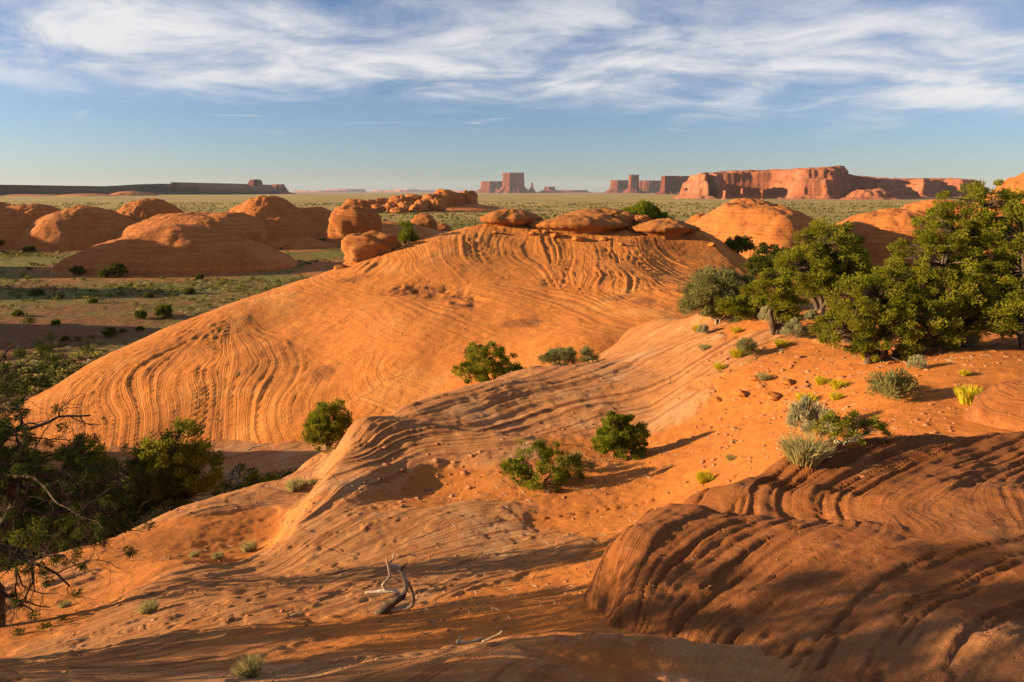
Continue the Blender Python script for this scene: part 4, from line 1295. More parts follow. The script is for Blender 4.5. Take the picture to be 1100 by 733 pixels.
tree("juniper_tree", "upright rounded juniper between the gnarled one and the broad low one", "tree", B,
     [(0.0, 0, 2.7, 1.25, 1.2, 1.1), (-0.7, 0.1, 1.8, 1.2, 1.1, 0.9), (0.8, 0.1, 1.7, 1.1, 1.1, 0.9), (0.1, -.2, 1.1, 1.2, 1.1, .7)], M_JUN, 360, 120, (0.12, 0.044), 0.26, 504, 4, 0.11, bare=0.2)
B = at_px(772, 330, 32)
tree("desert_shrub", "big silvery green shrub, leftmost of the bench plants, with drooping outer sprays", "shrub", B,
     [(-0.2, 0, 1.55, 1.25, 1.2, 1.0), (0.7, 0.0, 1.5, 0.9, 1.0, 0.9), (-0.8, 0.0, 0.95, 0.9, 0.9, 0.75), (0.5, -0.2, 0.75, 1.1, 0.9, 0.6)], M_SILV, 330, 120, (0.14, 0.04), 0.30, 505, 5, 0.07, bark=M_DEAD)
B = at_px(836, 350, 26)
tree("juniper_tree", "small gnarled juniper with a bare twisted trunk, beside the big silvery shrub", "tree", B,
     [(-0.55, 0, 1.75, 0.85, 0.7, 0.38), (-0.2, 0.1, 2.15, 0.55, 0.6, 0.32), (0.25, -0.1, 1.15, 0.65, 0.6, 0.38), (0.3, 0, 0.55, 0.5, 0.5, 0.36)], M_JUN, 95, 120, (0.105, 0.04), 0.22, 506, 3, 0.12, twist=0.2)
B = at_px(812, 330, 30)
tree("juniper_shrub", "low dark spreading juniper between the silvery shrub and the gnarled juniper", "shrub", B,
     [(0, 0, 0.5, 1.0, 0.8, 0.5), (-0.9, 0.1, 0.4, 0.7, 0.7, 0.4)], M_JUN, 70, 120, (0.12, 0.046), 0.26, 507, 3, 0.06)
B = at_px(910, 360, 23.5)
tree("juniper_shrub", "low bright juniper shrub at the left foot of the broad low juniper", "shrub", B,
     [(0, 0, 0.5, 0.8, 0.7, 0.5), (0.6, 0.1, 0.6, 0.6, 0.6, 0.5)], M_JUN, 60, 120, (0.1, 0.04), 0.22, 508, 3, 0.05)
# --- bushes on the ridge and in the sand pocket
B = at_px(528, 410, 31.8)
tree("juniper_shrub", "bright yellow green bush left of the two grey ones behind the ridge", "shrub", (B[0], B[1], B[2]),
     [(-0.3, 0, 1.15, 0.95, 0.9, 0.75), (0.55, 0.0, 0.75, 1.0, 0.8, 0.55), (-0.95, 0.1, 0.5, 0.8, 0.7, 0.5), (0.2, -0.2, 0.3, 1.3, 0.8, 0.4), (1.1, 0, 0.45, 0.6, 0.6, 0.4)], M_BRIGHT, 190, 95, (0.11, 0.042), 0.22, 511, 8, 0.035, bare=0.18, up=0.7)
B = at_px(604, 394, 33.8)
tree("desert_shrub", "grey green shrub with bare twigs, larger of the two behind the ridge crest", "shrub", B,
     [(0, 0, 0.55, 0.75, 0.6, 0.6), (-0.6, 0, 0.35, 0.5, 0.5, 0.35)], M_SILV, 60, 100, (0.11, 0.035), 0.2, 512, 5, 0.04, bark=M_DEAD)
B = at_px(632, 392, 33)
tree("desert_shrub", "small grey twiggy shrub, smaller of the two behind the ridge crest", "shrub", B,
     [(0, 0, 0.4, 0.4, 0.4, 0.4)], M_SILV, 26, 80, (0.11, 0.035), 0.18, 513, 5, 0.03, bark=M_DEAD)
B = at_px(608, 372, 36)
tree("juniper_shrub", "small bright green sprig standing above the grey shrub behind the ridge", "shrub", (B[0], B[1], B[2]),
     [(0, 0, 0.9, 0.35, 0.35, 0.5)], M_BRIGHT, 16, 90, (0.12, 0.05), 0.2, 514, 2, 0.03)
B = at_px(665, 492)
tree("juniper_shrub", "dense bright green juniper bush with upright sprays, right one in the sand pocket", "shrub", B,
     [(0, 0, 0.72, 0.55, 0.55, 0.62), (0.3, 0.05, 0.5, 0.5, 0.5, 0.55), (-0.32, 0, 0.55, 0.45, 0.45, 0.55), (0.05, -0.2, 0.25, 0.6, 0.5, 0.35)], M_BRIGHT, 190, 150, (0.07, 0.03), 0.13, 515, 9, 0.025, up=1.3, bare=0.02)
B = at_px(578, 522)
tree("juniper_shrub", "loose straggling green bush with thin outer twigs, left one in the sand pocket", "shrub", B,
     [(-0.2, 0, 0.65, 0.5, 0.45, 0.6), (0.2, -0.3, 0.3, 0.55, 0.45, 0.4), (0.6, 0.2, 0.5, 0.5, 0.4, 0.5), (-0.55, 0.1, 0.3, 0.45, 0.4, 0.35), (0.9, 0.3, 0.35, 0.35, 0.3, 0.4)], M_BRIGHT, 150, 85, (0.07, 0.026), 0.13, 516, 10, 0.02, bare=0.22, up=0.8)
B = at_px(622, 506)
tree("desert_shrub", "small low bush in the shade between the two pocket bushes", "shrub", B, [(0, 0, 0.25, 0.4, 0.35, 0.28)], M_SILV, 24, 70, (0.07, 0.025), 0.14, 517, 4, 0.02)
B = at_px(355, 492, 25.2)
tree("juniper_shrub", "rounded green bush standing alone at the tip of the ridge, above the hollow", "shrub", (B[0], B[1], B[2]),
     [(0, 0, 1.1, 0.75, 0.75, 0.85), (0.1, 0, 0.5, 0.85, 0.75, 0.55), (-0.35, 0, 0.75, 0.6, 0.6, 0.6), (0.3, 0, 0.9, .6, .6, .7)], M_JUN, 190, 110, (0.09, 0.034), 0.19, 518, 8, 0.035, up=0.8)
B = at_px(690, 238, 79.5)
tree("juniper_tree", "lone round juniper on the dome crest, behind the cap rocks", "tree", B,
     [(0, 0, 1.9, 2.0, 1.6, 1.2), (1.4, 0, 1.4, 1.4, 1.2, 0.9), (-1.4, 0, 1.2, 1.3, 1.1, 0.8)], M_BRIGHT, 170, 60, (0.32, 0.14), 0.5, 519, 4, 0.16)
B = at_px(436, 266, 73.5)
tree("juniper_shrub", "upright green bush on the dome shoulder, next to the layered boulder", "shrub", B,
     [(0, 0, 1.3, 0.9, 0.9, 1.2), (0.3, 0, 0.7, 0.9, 0.9, 0.7)], M_BRIGHT, 55, 60, (0.28, 0.12), 0.38, 520, 3, 0.1)
B = at_px(850, 282, 60)
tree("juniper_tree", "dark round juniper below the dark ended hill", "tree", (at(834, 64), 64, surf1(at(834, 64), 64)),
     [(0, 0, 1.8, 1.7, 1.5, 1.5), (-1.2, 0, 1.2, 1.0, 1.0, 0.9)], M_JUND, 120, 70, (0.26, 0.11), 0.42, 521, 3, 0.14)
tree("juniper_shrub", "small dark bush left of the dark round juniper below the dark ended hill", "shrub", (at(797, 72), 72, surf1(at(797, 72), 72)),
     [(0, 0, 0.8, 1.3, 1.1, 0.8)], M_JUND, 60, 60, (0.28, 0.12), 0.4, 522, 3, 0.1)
# --- trees in the shaded hollow
def hollow(px, py, Y, lobes, mat, n, seed, label, name="juniper_tree", cat="tree", leaf=(0.12, 0.05), **kw):
    x = ray(px, py)[0] * Y
    tree(name, label, cat, (x, Y, surf1(x, Y)), lobes, mat, n, 110, leaf, 0.28, seed, 4, 0.12, s=1.14, **kw)


hollow(192, 520, 28.5, [(0, 0, 3.4, 1.2, 1.2, 0.9), (-0.7, 0, 2.5, 1.1, 1.1, 0.8), (0.8, 0, 2.4, 1.0, 1.1, 0.9), (0.1, -0.3, 1.5, 1.5, 1.2, 0.9), (-0.9, 0.2, 1.2, 1.0, 1.0, 0.8)], M_JUN, 260, 531, "tallest juniper in the hollow, its top catching the sun")
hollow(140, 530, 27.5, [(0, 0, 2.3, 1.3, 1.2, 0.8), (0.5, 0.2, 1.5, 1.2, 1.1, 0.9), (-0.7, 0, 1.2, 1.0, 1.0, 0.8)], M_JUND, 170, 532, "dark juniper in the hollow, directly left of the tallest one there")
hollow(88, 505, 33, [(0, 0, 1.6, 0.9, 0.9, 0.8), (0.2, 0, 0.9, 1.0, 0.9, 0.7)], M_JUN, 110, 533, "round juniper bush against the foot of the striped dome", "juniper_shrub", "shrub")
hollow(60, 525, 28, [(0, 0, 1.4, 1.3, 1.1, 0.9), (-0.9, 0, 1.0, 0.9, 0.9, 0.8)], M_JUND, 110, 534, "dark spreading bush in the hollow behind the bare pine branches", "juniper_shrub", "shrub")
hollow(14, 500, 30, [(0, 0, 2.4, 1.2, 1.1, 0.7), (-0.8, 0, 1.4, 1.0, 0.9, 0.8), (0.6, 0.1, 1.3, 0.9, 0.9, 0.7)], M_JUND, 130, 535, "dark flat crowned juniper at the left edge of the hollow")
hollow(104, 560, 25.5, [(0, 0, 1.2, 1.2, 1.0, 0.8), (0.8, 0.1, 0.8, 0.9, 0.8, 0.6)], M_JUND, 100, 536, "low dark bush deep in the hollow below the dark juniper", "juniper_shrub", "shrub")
hollow(165, 545, 25.5, [(0, 0, 0.9, 0.9, 0.8, 0.6)], M_SILV, 70, 537, "low greyish bush at the foot of the tallest hollow juniper", "desert_shrub", "shrub", leaf=(0.1, 0.035))
hollow(280, 505, 29.5, [(0, 0, 1.2, 0.7, 0.7, 0.7), (-0.1, 0, 0.7, 0.8, 0.7, 0.6)], M_JUN, 80, 538, "round juniper bush at the right end of the hollow", "juniper_shrub", "shrub")
hollow(257, 500, 31, [(0, 0, 1.3, 0.9, 0.8, 0.7)], M_JUND, 34, 539, "half dead bush of bare grey branches beside the round bush in the hollow", "juniper_shrub", "shrub", bare=0.55, bark=M_DEAD)
hollow(305, 498, 31, [(0, 0, 0.9, 0.8, 0.7, 0.6)], M_JUND, 30, 540, "thin twiggy bush at the far right end of the hollow, against the dome foot", "juniper_shrub", "shrub", bare=0.4)
hollow(30, 560, 24, [(0, 0, 1.2, 1.2, 1.1, 0.8)], M_JUND, 80, 541, "low dark bush in the hollow at the left edge, nearest the slope", "juniper_shrub", "shrub")

# --- the half dead pinyon reaching in from the left edge
rs = np.random.RandomState(77)
bx, by = -9.1, 10.6
PB = np.array([bx, by, surf1(bx, by)])
root = empty("pinyon_tree", tuple(PB))
tag(root, "half dead pinyon with bare curling branches reaching in from the left edge", "tree")
T = Tubes(6)
needles = []; ndir = []


def limb(p0, d0, L, r0, depth, green):
    n = 9
    p = [np.array(p0, float)]; d = np.array(d0, float); d /= np.linalg.norm(d)
    for i in range(n):
        d = d + rs.randn(3) * 0.24 + np.array([0.03, 0, -0.035 if depth > 0 else 0.01]); d /= np.linalg.norm(d)
        p.append(p[-1] + d * L / n)
    p = np.array(p); rr = np.linspace(r0, r0 * 0.35, n + 1)
    T.add(p, rr, 6 if depth < 2 else 4)
    if depth < 3:
        for k in range((5, 5, 4)[depth]):
            i = rs.randint(2, n + 1)
            dd = (p[i] - p[i - 1]); dd /= np.linalg.norm(dd)
            limb(p[i], dd * 0.6 + rs.randn(3) * 0.75, L * (0.42 + 0.28 * rs.rand()), rr[i] * 0.62, depth + 1, green)
    elif rs.rand() < green * 1.8:
        needles.append(p[-1]); ndir.append(d)


for _ in range(16):
    needles.append(PB + np.array([1.0, 0.3, 2.75]) + rs.randn(3) * np.array([0.55, 0.4, 0.22])); ndir.append(np.array([0.5, 0, 0.4]))
stem = wiggle(PB + [0, 0, -0.2], PB + [0.5, 0.1, 3.9], 12, 0.10, rs)
T.add(stem, np.linspace(0.15, 0.06, 12), 8, 0.1)
for h_, dx, dy, dz, L, gr in [(2, 1, -.1, .10, 1.2, .02), (3, 1, .25, .25, 1.5, .04), (4, 1, -.25, .0, 1.7, .05), (5, 1, .1, -.12, 1.9, .10), (6, 1, -.3, .05, 1.6, .05), (6, .9, .3, .2, 1.5, .08), (7, 1, -.1, -.05, 2.0, .10), (8, 1, .2, .1, 1.7, .06), (9, 1, -.2, .3, 1.5, .05), (10, .9, .2, .35, 1.5, .08), (11, .5, 0, 1, 1.2, .1), (7, -1, .2, .3, 1.6, .3), (9, -1, -.2, .2, 1.5, .3), (4, 1, .0, -.25, 1.5, .05)]:
    limb(stem[h_], (dx, dy, dz), L, 0.04, 0, gr)
obj("trunk", T.mesh("trunk", M_DARKW), root)
nd = np.array(needles); nq = np.array(ndir)
v, f, t = leaves(nd, np.full(len(nd), 0.10), 90, 0.085, 0.013, rs, nq, 0.2, 0.9)
obj("crown", mesh_np("crown", v, f, M_NEEDLE, False, {"tint": t}), root)
for o in (root,): o.location = tuple(PB)
for ch in [x for x in bpy.data.objects if x.parent == root]:
    ch.location = tuple(-PB)

# --- trees beside and behind the photographer, whose shade dapples the near outcrop
for i, (x, y, h_, lab) in enumerate([(-10.2, 2.7, 5.0, "juniper left of the photographer, outside the view, closest to the camera"), (-11.5, 4.6, 5.4, "juniper left of the photographer, outside the view, first of the further four"), (-14.0, 6.8, 5.6, "juniper left of the photographer, outside the view, second of four"), (-11.0, 7.3, 4.2, "juniper left of the photographer, outside the view, third of four"), (-17.0, 5.2, 6.4, "juniper left of the photographer, outside the view, last of four")]):
    tree("juniper_tree", lab, "tree", (x, y, surf1(x, y)), [(0, 0, h_ * 0.82, 1.0, 1.0, 0.7), (0.5, 0.6, h_ * 0.6, 0.9, 1.0, 0.6), (-0.4, -0.8, h_ * 0.55, 0.9, 1.0, 0.6)], M_JUN, 85, 60, (0.12, 0.05), 0.26, 551 + i, 4, 0.13)


# --- grass tufts and small sage on the bench
def tuft_mesh(name, r, h_, n, mat, seed, lean=0.55, wid=0.012):
    rs_ = np.random.RandomState(seed)
    a = rs_.rand(n) * 2 * math.pi; q = r * 0.55 * np.sqrt(rs_.rand(n))
    b = np.stack([q * np.cos(a), q * np.sin(a), np.full(n, -0.01)], 1)
    d = np.stack([np.cos(a) * lean * rs_.rand(n) * 1.4 + rs_.randn(n) * 0.15, np.sin(a) * lean * rs_.rand(n) * 1.4 + rs_.randn(n) * 0.15, np.ones(n)], 1)
    d /= np.linalg.norm(d, axis=1, keepdims=True)
    L = h_ * (0.55 + 0.5 * rs_.rand(n))[:, None] * (1 - 0.4 * (q / r)[:, None])
    sd_ = np.cross(d, rs_.randn(n, 3)); sd_ /= np.linalg.norm(sd_, axis=1, keepdims=True)
    w = wid * (0.6 + 0.8 * rs_.rand(n))[:, None]
    mid = b + d * L * 0.55; tip = b + d * L + np.array([0, 0, -0.08]) * L * 1.2 + d * [1, 1, 0] * L * 0.25
    v = np.stack([b - sd_ * w, b + sd_ * w, mid + sd_ * w * 0.9, tip, mid - sd_ * w * 0.9], 1).reshape(-1, 3)
    f = np.array([[0, 1, 2, 4], [4, 2, 3, 3]])
    base = np.arange(n)[:, None] * 5
    quads = (base + np.array([0, 1, 2, 4])).reshape(-1, 4)
    tris = (base + np.array([4, 2, 3])).reshape(-1, 3)
    me = bpy.data.meshes.new(name)
    me.from_pydata(v.tolist(), [], [tuple(x_) for x_ in quads.tolist()] + [tuple(x_) for x_ in tris.tolist()])
    at_ = me.attributes.new("tint", "FLOAT", "POINT")
    at_.data.foreach_set("value", np.repeat(np.clip(0.5 + rs_.randn(n) * 0.25, 0, 1), 5).astype(np.float32))
    me.materials.append(mat); me.update()
    return me


def bush_mesh(name, rx, rz, ncl, nl, mat, seed, leaf=(0.05, 0.016), cr=0.08, up=0.8):
    rs_ = np.random.RandomState(seed)
    cl, dr = lobe_clumps([(0, 0, rz * 0.45, rx, rx * 0.9, rz * 0.6)], ncl, rs_, 0.25)
    v, f, t = leaves(cl, np.full(len(cl), cr), nl, leaf[0], leaf[1], rs_, dr, up, 0.9)
    return mesh_np(name, v, f, mat, False, {"tint": t})


SAGE_ME = [bush_mesh("sage_bush", 0.26, 0.34, 42, 75, M_SAGE, 600 + i, (0.06, 0.011), 0.07, 1.0) for i in range(3)]
YEL_ME = [tuft_mesh("snakeweed", 0.26, 0.36, 620, M_YELL, 610 + i, 0.55, 0.009) for i in range(3)]
GRS_ME = [tuft_mesh("grass_tuft", 0.26, 0.34, 800, M_STRAW, 620 + i, 0.6, 0.0045) for i in range(3)]
GRN_ME = [bush_mesh("desert_shrub", 0.3, 0.36, 46, 60, M_SILV, 630 + i, (0.06, 0.015), 0.09, 0.8) for i in range(3)]
KIND = {"s": (SAGE_ME, "sage_bush", "sage bush"), "y": (YEL_ME, "snakeweed", "plant"), "g": (GRS_ME, "grass_tuft", "grass tuft"), "b": (GRN_ME, "desert_shrub", "shrub")}
tufts = [
    ("s", 867, 470, 46, "large silver sage bush, upper of the two pale clumps against the near outcrop"),
    ("g", 864, 494, 54, "wide pale straw tuft pressed against the upper rim of the near outcrop"),
    ("b", 957, 434, 37, "grey green twiggy shrub alone on the sand above the near outcrop"),
    ("y", 972, 420, 20, "small yellow tuft tucked behind the lone grey green shrub"),
    ("y", 1041, 433, 30, "yellow green tuft on bare sand near the striped rock at the right edge"),
    ("y", 866, 434, 22, "bright yellow round plant above the large silver sage bush"),
    ("y", 882, 413, 14, "small yellow plant, left of the pair above the bright yellow round plant"),
    ("y", 900, 418, 20, "yellow plant, right of the pair above the bright yellow round plant"),
    ("y", 898, 430, 14, "small yellow plant just below the pair of yellow plants"),
    ("y", 757, 518, 20, "lone yellow tuft on the sand beside the near outcrop's back corner"),
    ("s", 853, 364, 26, "pale sage bush right of the twisted trunk of the gnarled juniper"),
    ("s", 829, 348, 26, "pale sage bush left of the twisted trunk of the gnarled juniper"),
    ("s", 888, 350, 20, "grey sage bush under the upright rounded juniper"),
    ("s", 873, 347, 15, "small grey sage bush between the gnarled and the upright juniper"),
    ("s", 755, 360, 12, "small white sage ball on the bench edge beside a yellow plant"),
    ("y", 749, 356, 11, "small yellow plant touching the white sage ball on the bench edge"),
    ("y", 791, 358, 11, "small yellow plant alone between the white sage ball and the gnarled juniper"),
    ("y", 839, 372, 14, "yellow plant below the pale sage bush of the gnarled juniper"),
    ("y", 792, 384, 14, "yellow plant beside a small grey shrub on the stony bench"),
    ("b", 803, 382, 18, "small grey shrub beside a yellow plant on the stony bench"),
    ("y", 773, 397, 13, "yellow plant at the upper edge of the stony ledge"),
    ("g", 757, 376, 14, "dry flat tuft below the white sage ball"),
    ("s", 985, 398, 18, "pale sage tuft on sand below the broad low juniper"),
    ("y", 935, 388, 22, "flat yellow patch of grass under the broad low juniper"),
    ("g", 1033, 372, 34, "tall straw coloured tuft under the tallest juniper"),
    ("y", 1036, 403, 11, "tiny yellow tuft on the sand below the tallest juniper"),
    ("g", 820, 408, 14, "small green tuft among the stones of the ledge"),
    ("g", 785, 494, 12, "tiny dry tuft on the sand behind the near outcrop"),
    ("g", 268, 724, 36, "dry grey green tuft at the bottom edge in the shade"),
    ("g", 318, 526, 24, "green grass tuft on the slope below the lone rounded bush"),
    ("g", 336, 520, 12, "small straw tuft between the slope tuft and the lone rounded bush"),
    ("g", 268, 592, 20, "straw tuft against the pale flank of the ridge"),
    ("g", 160, 657, 24, "flat straw tuft on the lower slope near the bare pine branches"),
    ("g", 234, 600, 14, "small green tuft on the dark sand of the slope"),
    ("g", 70, 652, 14, "small green tuft under the bare pine branches"),
    ("g", 209, 598, 12, "tiny tuft left of the small green tuft on the dark sand"),
    ("y", 1016, 678, 1, ""),
]
cnt = 0
for k, px, py, wpx, lab in tufts:
    if wpx < 5: continue
    x, y, z = spot(px, py)
    MEs, nm, cat = KIND[k]
    w = wpx / FPX * y * 1.05
    s_ = w / 0.50
    o = obj(nm, MEs[cnt % 3], None, (x, y, z - 0.01), (0, 0, rnd.random() * 6.28), (s_, s_, s_ * (1.0 + 0.35 * rnd.random())))
    tag(o, lab, cat, {"s": "sage bushes on the bench", "y": "yellow plants on the bench", "g": "grass tufts", "b": "grey shrubs on the bench"}[k])
    cnt += 1
B = spot(905, 478)
tree("desert_shrub", "green shrub with bare bleached twigs sticking out, growing against the near outcrop", "shrub", B,
     [(0.1, 0, 0.2, 0.34, 0.25, 0.22), (-0.25, 0, 0.3, 0.18, 0.16, 0.2), (0.3, .1, 0.3, 0.24, 0.18, 0.22), (0.5, .1, 0.2, 0.2, 0.18, 0.16)], M_JUN, 90, 60, (0.05, 0.016), 0.085, 641, 16, 0.016, bare=0.35, bark=M_PALE)

# --- dark junipers and scrub on the plain
PJ_ME = []
for i in range(3):
    rs_ = np.random.RandomState(700 + i)
    cl, dr = lobe_clumps([(0, 0, 0.55, 0.8, 0.75, 0.55), (0.5, 0.1, 0.4, 0.55, 0.5, 0.4), (-0.45, 0, 0.45, 0.5, 0.5, 0.45)], 85, rs_, 0.3)
    v, f, t = leaves(cl, np.full(len(cl), 0.22), 26, 0.17, 0.09, rs_, dr, 0.4, 0.8)
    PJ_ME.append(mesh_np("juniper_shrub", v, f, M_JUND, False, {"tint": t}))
pj = [(5, 268, 200, 16), (17, 267, 203, 16), (32, 272, 190, 12), (45, 265, 205, 12), (66, 267, 196, 15), (80, 267, 197, 18), (88, 266, 199, 12), (84, 297, 137, 17), (87, 285, 150, 18), (112, 299, 136, 15), (127, 298, 137, 22), (180, 292, 141, 28), (238, 285, 152, 15),
      (265, 264, 196, 12), (281, 266, 193, 14), (290, 263, 196, 12), (311, 267, 188, 14), (337, 262, 196, 14), (346, 263, 196, 10), (417, 254, 158, 14), (152, 342, 0, 16), (177, 341, 0, 24), (118, 362, 0, 18), (150, 355, 0, 9), (132, 357, 0, 8), (70, 366, 0, 10), (60, 349, 0, 11), (40, 318, 0, 14), (205, 316, 0, 12), (215, 300, 0, 10), (100, 326, 0, 10), (20, 340, 0, 12), (160, 320, 0, 10)]
pl_lab = {0: "dark juniper at the left edge of the plain, first under the left hills", 11: "long dark juniper clump below the big banded hill", 12: "round dark juniper by the right foot of the big hill", 10: "dark juniper right of the sunlit flank of the big banded hill",
          7: "dark juniper at the tip of the sunlit flank of the big banded hill", 20: "green shrub on the plain beside the widest scrub, next to the dome edge", 21: "widest shrub on the near plain, just above the dome edge", 22: "round shrub on the near plain, lower left of the widest one", 16: "green juniper before the small bare mound", 19: "dark bush between the knobbly tower and dome shoulder"}
for i, (px, py, Yd, wpx) in enumerate(pj):
    if Yd == 0:
        x, y, z = spot(px, py, 30)
    else:
        rr_ = (CAM_Z + 0.2) / max(0.02, -ray(px, py)[1])
        y = rr_; x = ray(px, py)[0] * y; z = gz(x, y)
    w = wpx / FPX * y; s_ = w / 2.0
    o = obj("juniper_shrub", PJ_ME[i % 3], None, (x, y, z - 0.1), (0, 0, rnd.random() * 6.28), (s_, s_, s_ * 1.1))
    tag(o, pl_lab.get(i, "dark juniper bush in the shade at the foot of the left hills" if i < 19 else "small dark shrub dotting the near plain beyond the dome"), "shrub", "dark shrubs on the plain" if i >= 20 else "junipers under the left hills")


def scrub(name, P, S, mat, seed, nl, ls):
    rs_ = np.random.RandomState(seed)
    cl = P.copy(); cl[:, 2] += S * 0.35
    v, f, t = leaves(cl, S * 0.75, nl, 1.0, 1.0, rs_, None, 0.5, 0.55)
    # leaf size follows the bush
    c = v.reshape(-1, 4, 3).mean(1, keepdims=True)
    k = np.repeat(S, nl)[:, None, None] * ls * np.array([1, 1, 1.0])
    v4 = c + (v.reshape(-1, 4, 3) - c) * k
    return mesh_np(name, v4.reshape(-1, 3), f, mat, False, {"tint": t})


def plain_points(n, y0, y1, seed, half=0.80):
    rs_ = np.random.RandomState(seed)
    Y = np.exp(np.log(y0) + (np.log(y1) - np.log(y0)) * rs_.rand(n * 3))
    X = (rs_.rand(n * 3) * 2 - 1) * half * Y
    dens = 0.45 + 1.5 * fbm(X * 0.035, Y * 0.05, 901, 4)
    dens = dens * (1 - 0.9 * apron(X, Y))
    ok = rs_.rand(n * 3) < dens
    m = (X > -49) & (X < 42) & (Y < 103)
    ok &= ~m | (dome_base(X, Y) < ground_base(X, Y) - 0.1)
    ok &= ~((X > -8) & (Y < 80))
    ok &= ~((X > 6) & (Y < 100))
    ok &= ~((np.abs(X) < 36) & (Y < 46))
    X, Y = X[ok][:n], Y[ok][:n]
    return np.stack([X, Y, ground_z(X, Y, False)], 1)


P = plain_points(6500, 42, 180, 911)
S = 0.2 + 0.75 * np.random.RandomState(912).rand(len(P)) ** 2.6
tag(obj("scrub", scrub("scrub", P, S, M_PLAINL, 913, 42, 0.30)), "olive and straw scrub speckling the near plain beyond the dome", "scrub", kind="stuff")
P = plain_points(2400, 42, 170, 921)
S = 0.14 + 0.4 * np.random.RandomState(922).rand(len(P)) ** 2
tag(obj("sagebrush", scrub("sagebrush", P, S, M_SAGE, 923, 30, 0.30)), "pale sage and dry grass clumps dotting the red soil of the near plain", "sagebrush", kind="stuff")
P = plain_points(14000, 150, 1000, 931)
S = (0.3 + 0.7 * np.random.RandomState(932).rand(len(P)) ** 2) * (0.8 + P[:, 1] / 700)
tag(obj("distant_scrub", scrub("distant_scrub", P, S, M_PLAINL, 933, 9, 0.75)), "low olive scrub covering the far plain towards the buttes", "scrub", kind="stuff")

# ------------------------------------------------------------------ dead wood
def wood(name, label, cat, px, py, segs, mats, scale_px=None, yoff=None):
    """a piece of dead wood; each segment is (part name, material, [(dx, dy, depth)], r0, r1) with dx, dy in photograph pixels"""
    x, y, z = spot(px, py)
    k = y / FPX * 1.03
    root = empty(name, (x, y, z)); tag(root, label, cat)
    for pn, mt, pts, r0, r1 in segs:
        T_ = Tubes(8)
        q = np.array([(a * k, d * k, -b * k) for a, b, d in pts])
        t = np.linspace(0, len(q) - 1, len(q) * 4)
        i0 = np.minimum(t.astype(int), len(q) - 2); fr = (t - i0)[:, None]
        qm = q[np.maximum(i0 - 1, 0)]; q0 = q[i0]; q1 = q[i0 + 1]; q2 = q[np.minimum(i0 + 2, len(q) - 1)]
        sp = 0.5 * (2 * q0 + (q1 - qm) * fr + (2 * qm - 5 * q0 + 4 * q1 - q2) * fr ** 2 + (3 * q0 - qm - 3 * q1 + q2) * fr ** 3)
        T_.add(sp, np.linspace(r0, r1, len(sp)) * k, 8, 0.22)
        obj(pn, T_.mesh(pn, mt), root)
    return root


wood("dead_branch", "dark weathered log with three upright curling branches on the near slope", "dead wood", 412, 658,
     [("log", M_BARK, [(-6, 4, -2), (2, -6, 0), (14, -14, 2), (24, -20, 4)], 6.5, 4),
      ("branch", M_DEAD, [(22, -20, 4), (27, -30, 4), (25, -42, 5), (21, -51, 6), (15, -56, 7), (9, -57, 7)], 3.4, 1.4),
      ("branch", M_DARKW, [(21, -50, 6), (24, -56, 5), (29, -61, 4)], 1.8, 0.8),
      ("branch", M_DEAD, [(10, -3, 0), (22, -6, -1), (32, -9, -2), (36, -16, -2), (35, -28, -2), (31, -40, -3), (27, -47, -3)], 3.0, 1.1)], None)
wood("dead_branch", "pale bleached log with one thin forked branch, behind the dark weathered log", "dead wood", 400, 637,
     [("log", M_PALE, [(-8, 0, 0), (4, -1, 0), (14, -2, 0), (28, -1, 0)], 1.6, 3.6),
      ("branch", M_DEAD, [(17, -3, 0), (13, -10, 0), (16, -15, 0), (21, -20, 0), (20, -31, 1), (18, -43, 1)], 2.3, 1.0),
      ("branch", M_DEAD, [(20, -34, 1), (25, -42, 2), (27, -50, 2)], 1.3, 0.6)], None)
wood("dead_branch", "small pale forked stick lying in the lower sunlit strip", "dead wood", 498, 691,
     [("log", M_PALE, [(-8, -2, 0), (0, 0, 0), (9, 0, 2), (22, -3, 5)], 2.4, 1.3), ("branch", M_PALE, [(-6, -3, 0), (-4, -8, 0), (-2, -9, 0)], 1.5, 0.9)], None)
wood("dead_branch", "dark broken stick lying beside the small pale forked stick", "dead wood", 524, 689,
     [("log", M_DEAD, [(-6, 1, 0), (4, -3, 2), (12, -6, 4), (17, -11, 4)], 1.8, 0.8)], None)
for px, py, dx, dy, lab in [(312, 662, 14, -2, "short dark stick on the shaded lower slope, left of the dark log"), (365, 618, 30, -6, "thin dry stick on the sunlit slab above the dark log"), (716, 530, 22, -2, "pale flat stick on the sand between the pocket bushes and the outcrop"),
                            (838, 376, 26, 3, "pale stick below the gnarled juniper"), (796, 392, 24, -2, "dry stick in the shade on the stony bench"), (640, 642, 24, -3, "thin pale stick left of the near outcrop"), (70, 690, 24, -3, "dark stick in the shade at the lower left"),
                            (150, 640, 36, 9, "curved dark branch lying on the lower slope"), (905, 440, 24, -8, "dry stick lying above the large silver sage bush"), (265, 484, 16, -4, "dry sticks edge on the rim of the slope")]:
    wood("dead_branch", lab, "dead wood", px, py, [("stick", M_DEAD if rnd.random() < .6 else M_PALE, [(0, 0, 0), (dx * .4, dy * .4 - 1.0, 2), (dx, dy, 4)], 1.1, 0.5)], None)

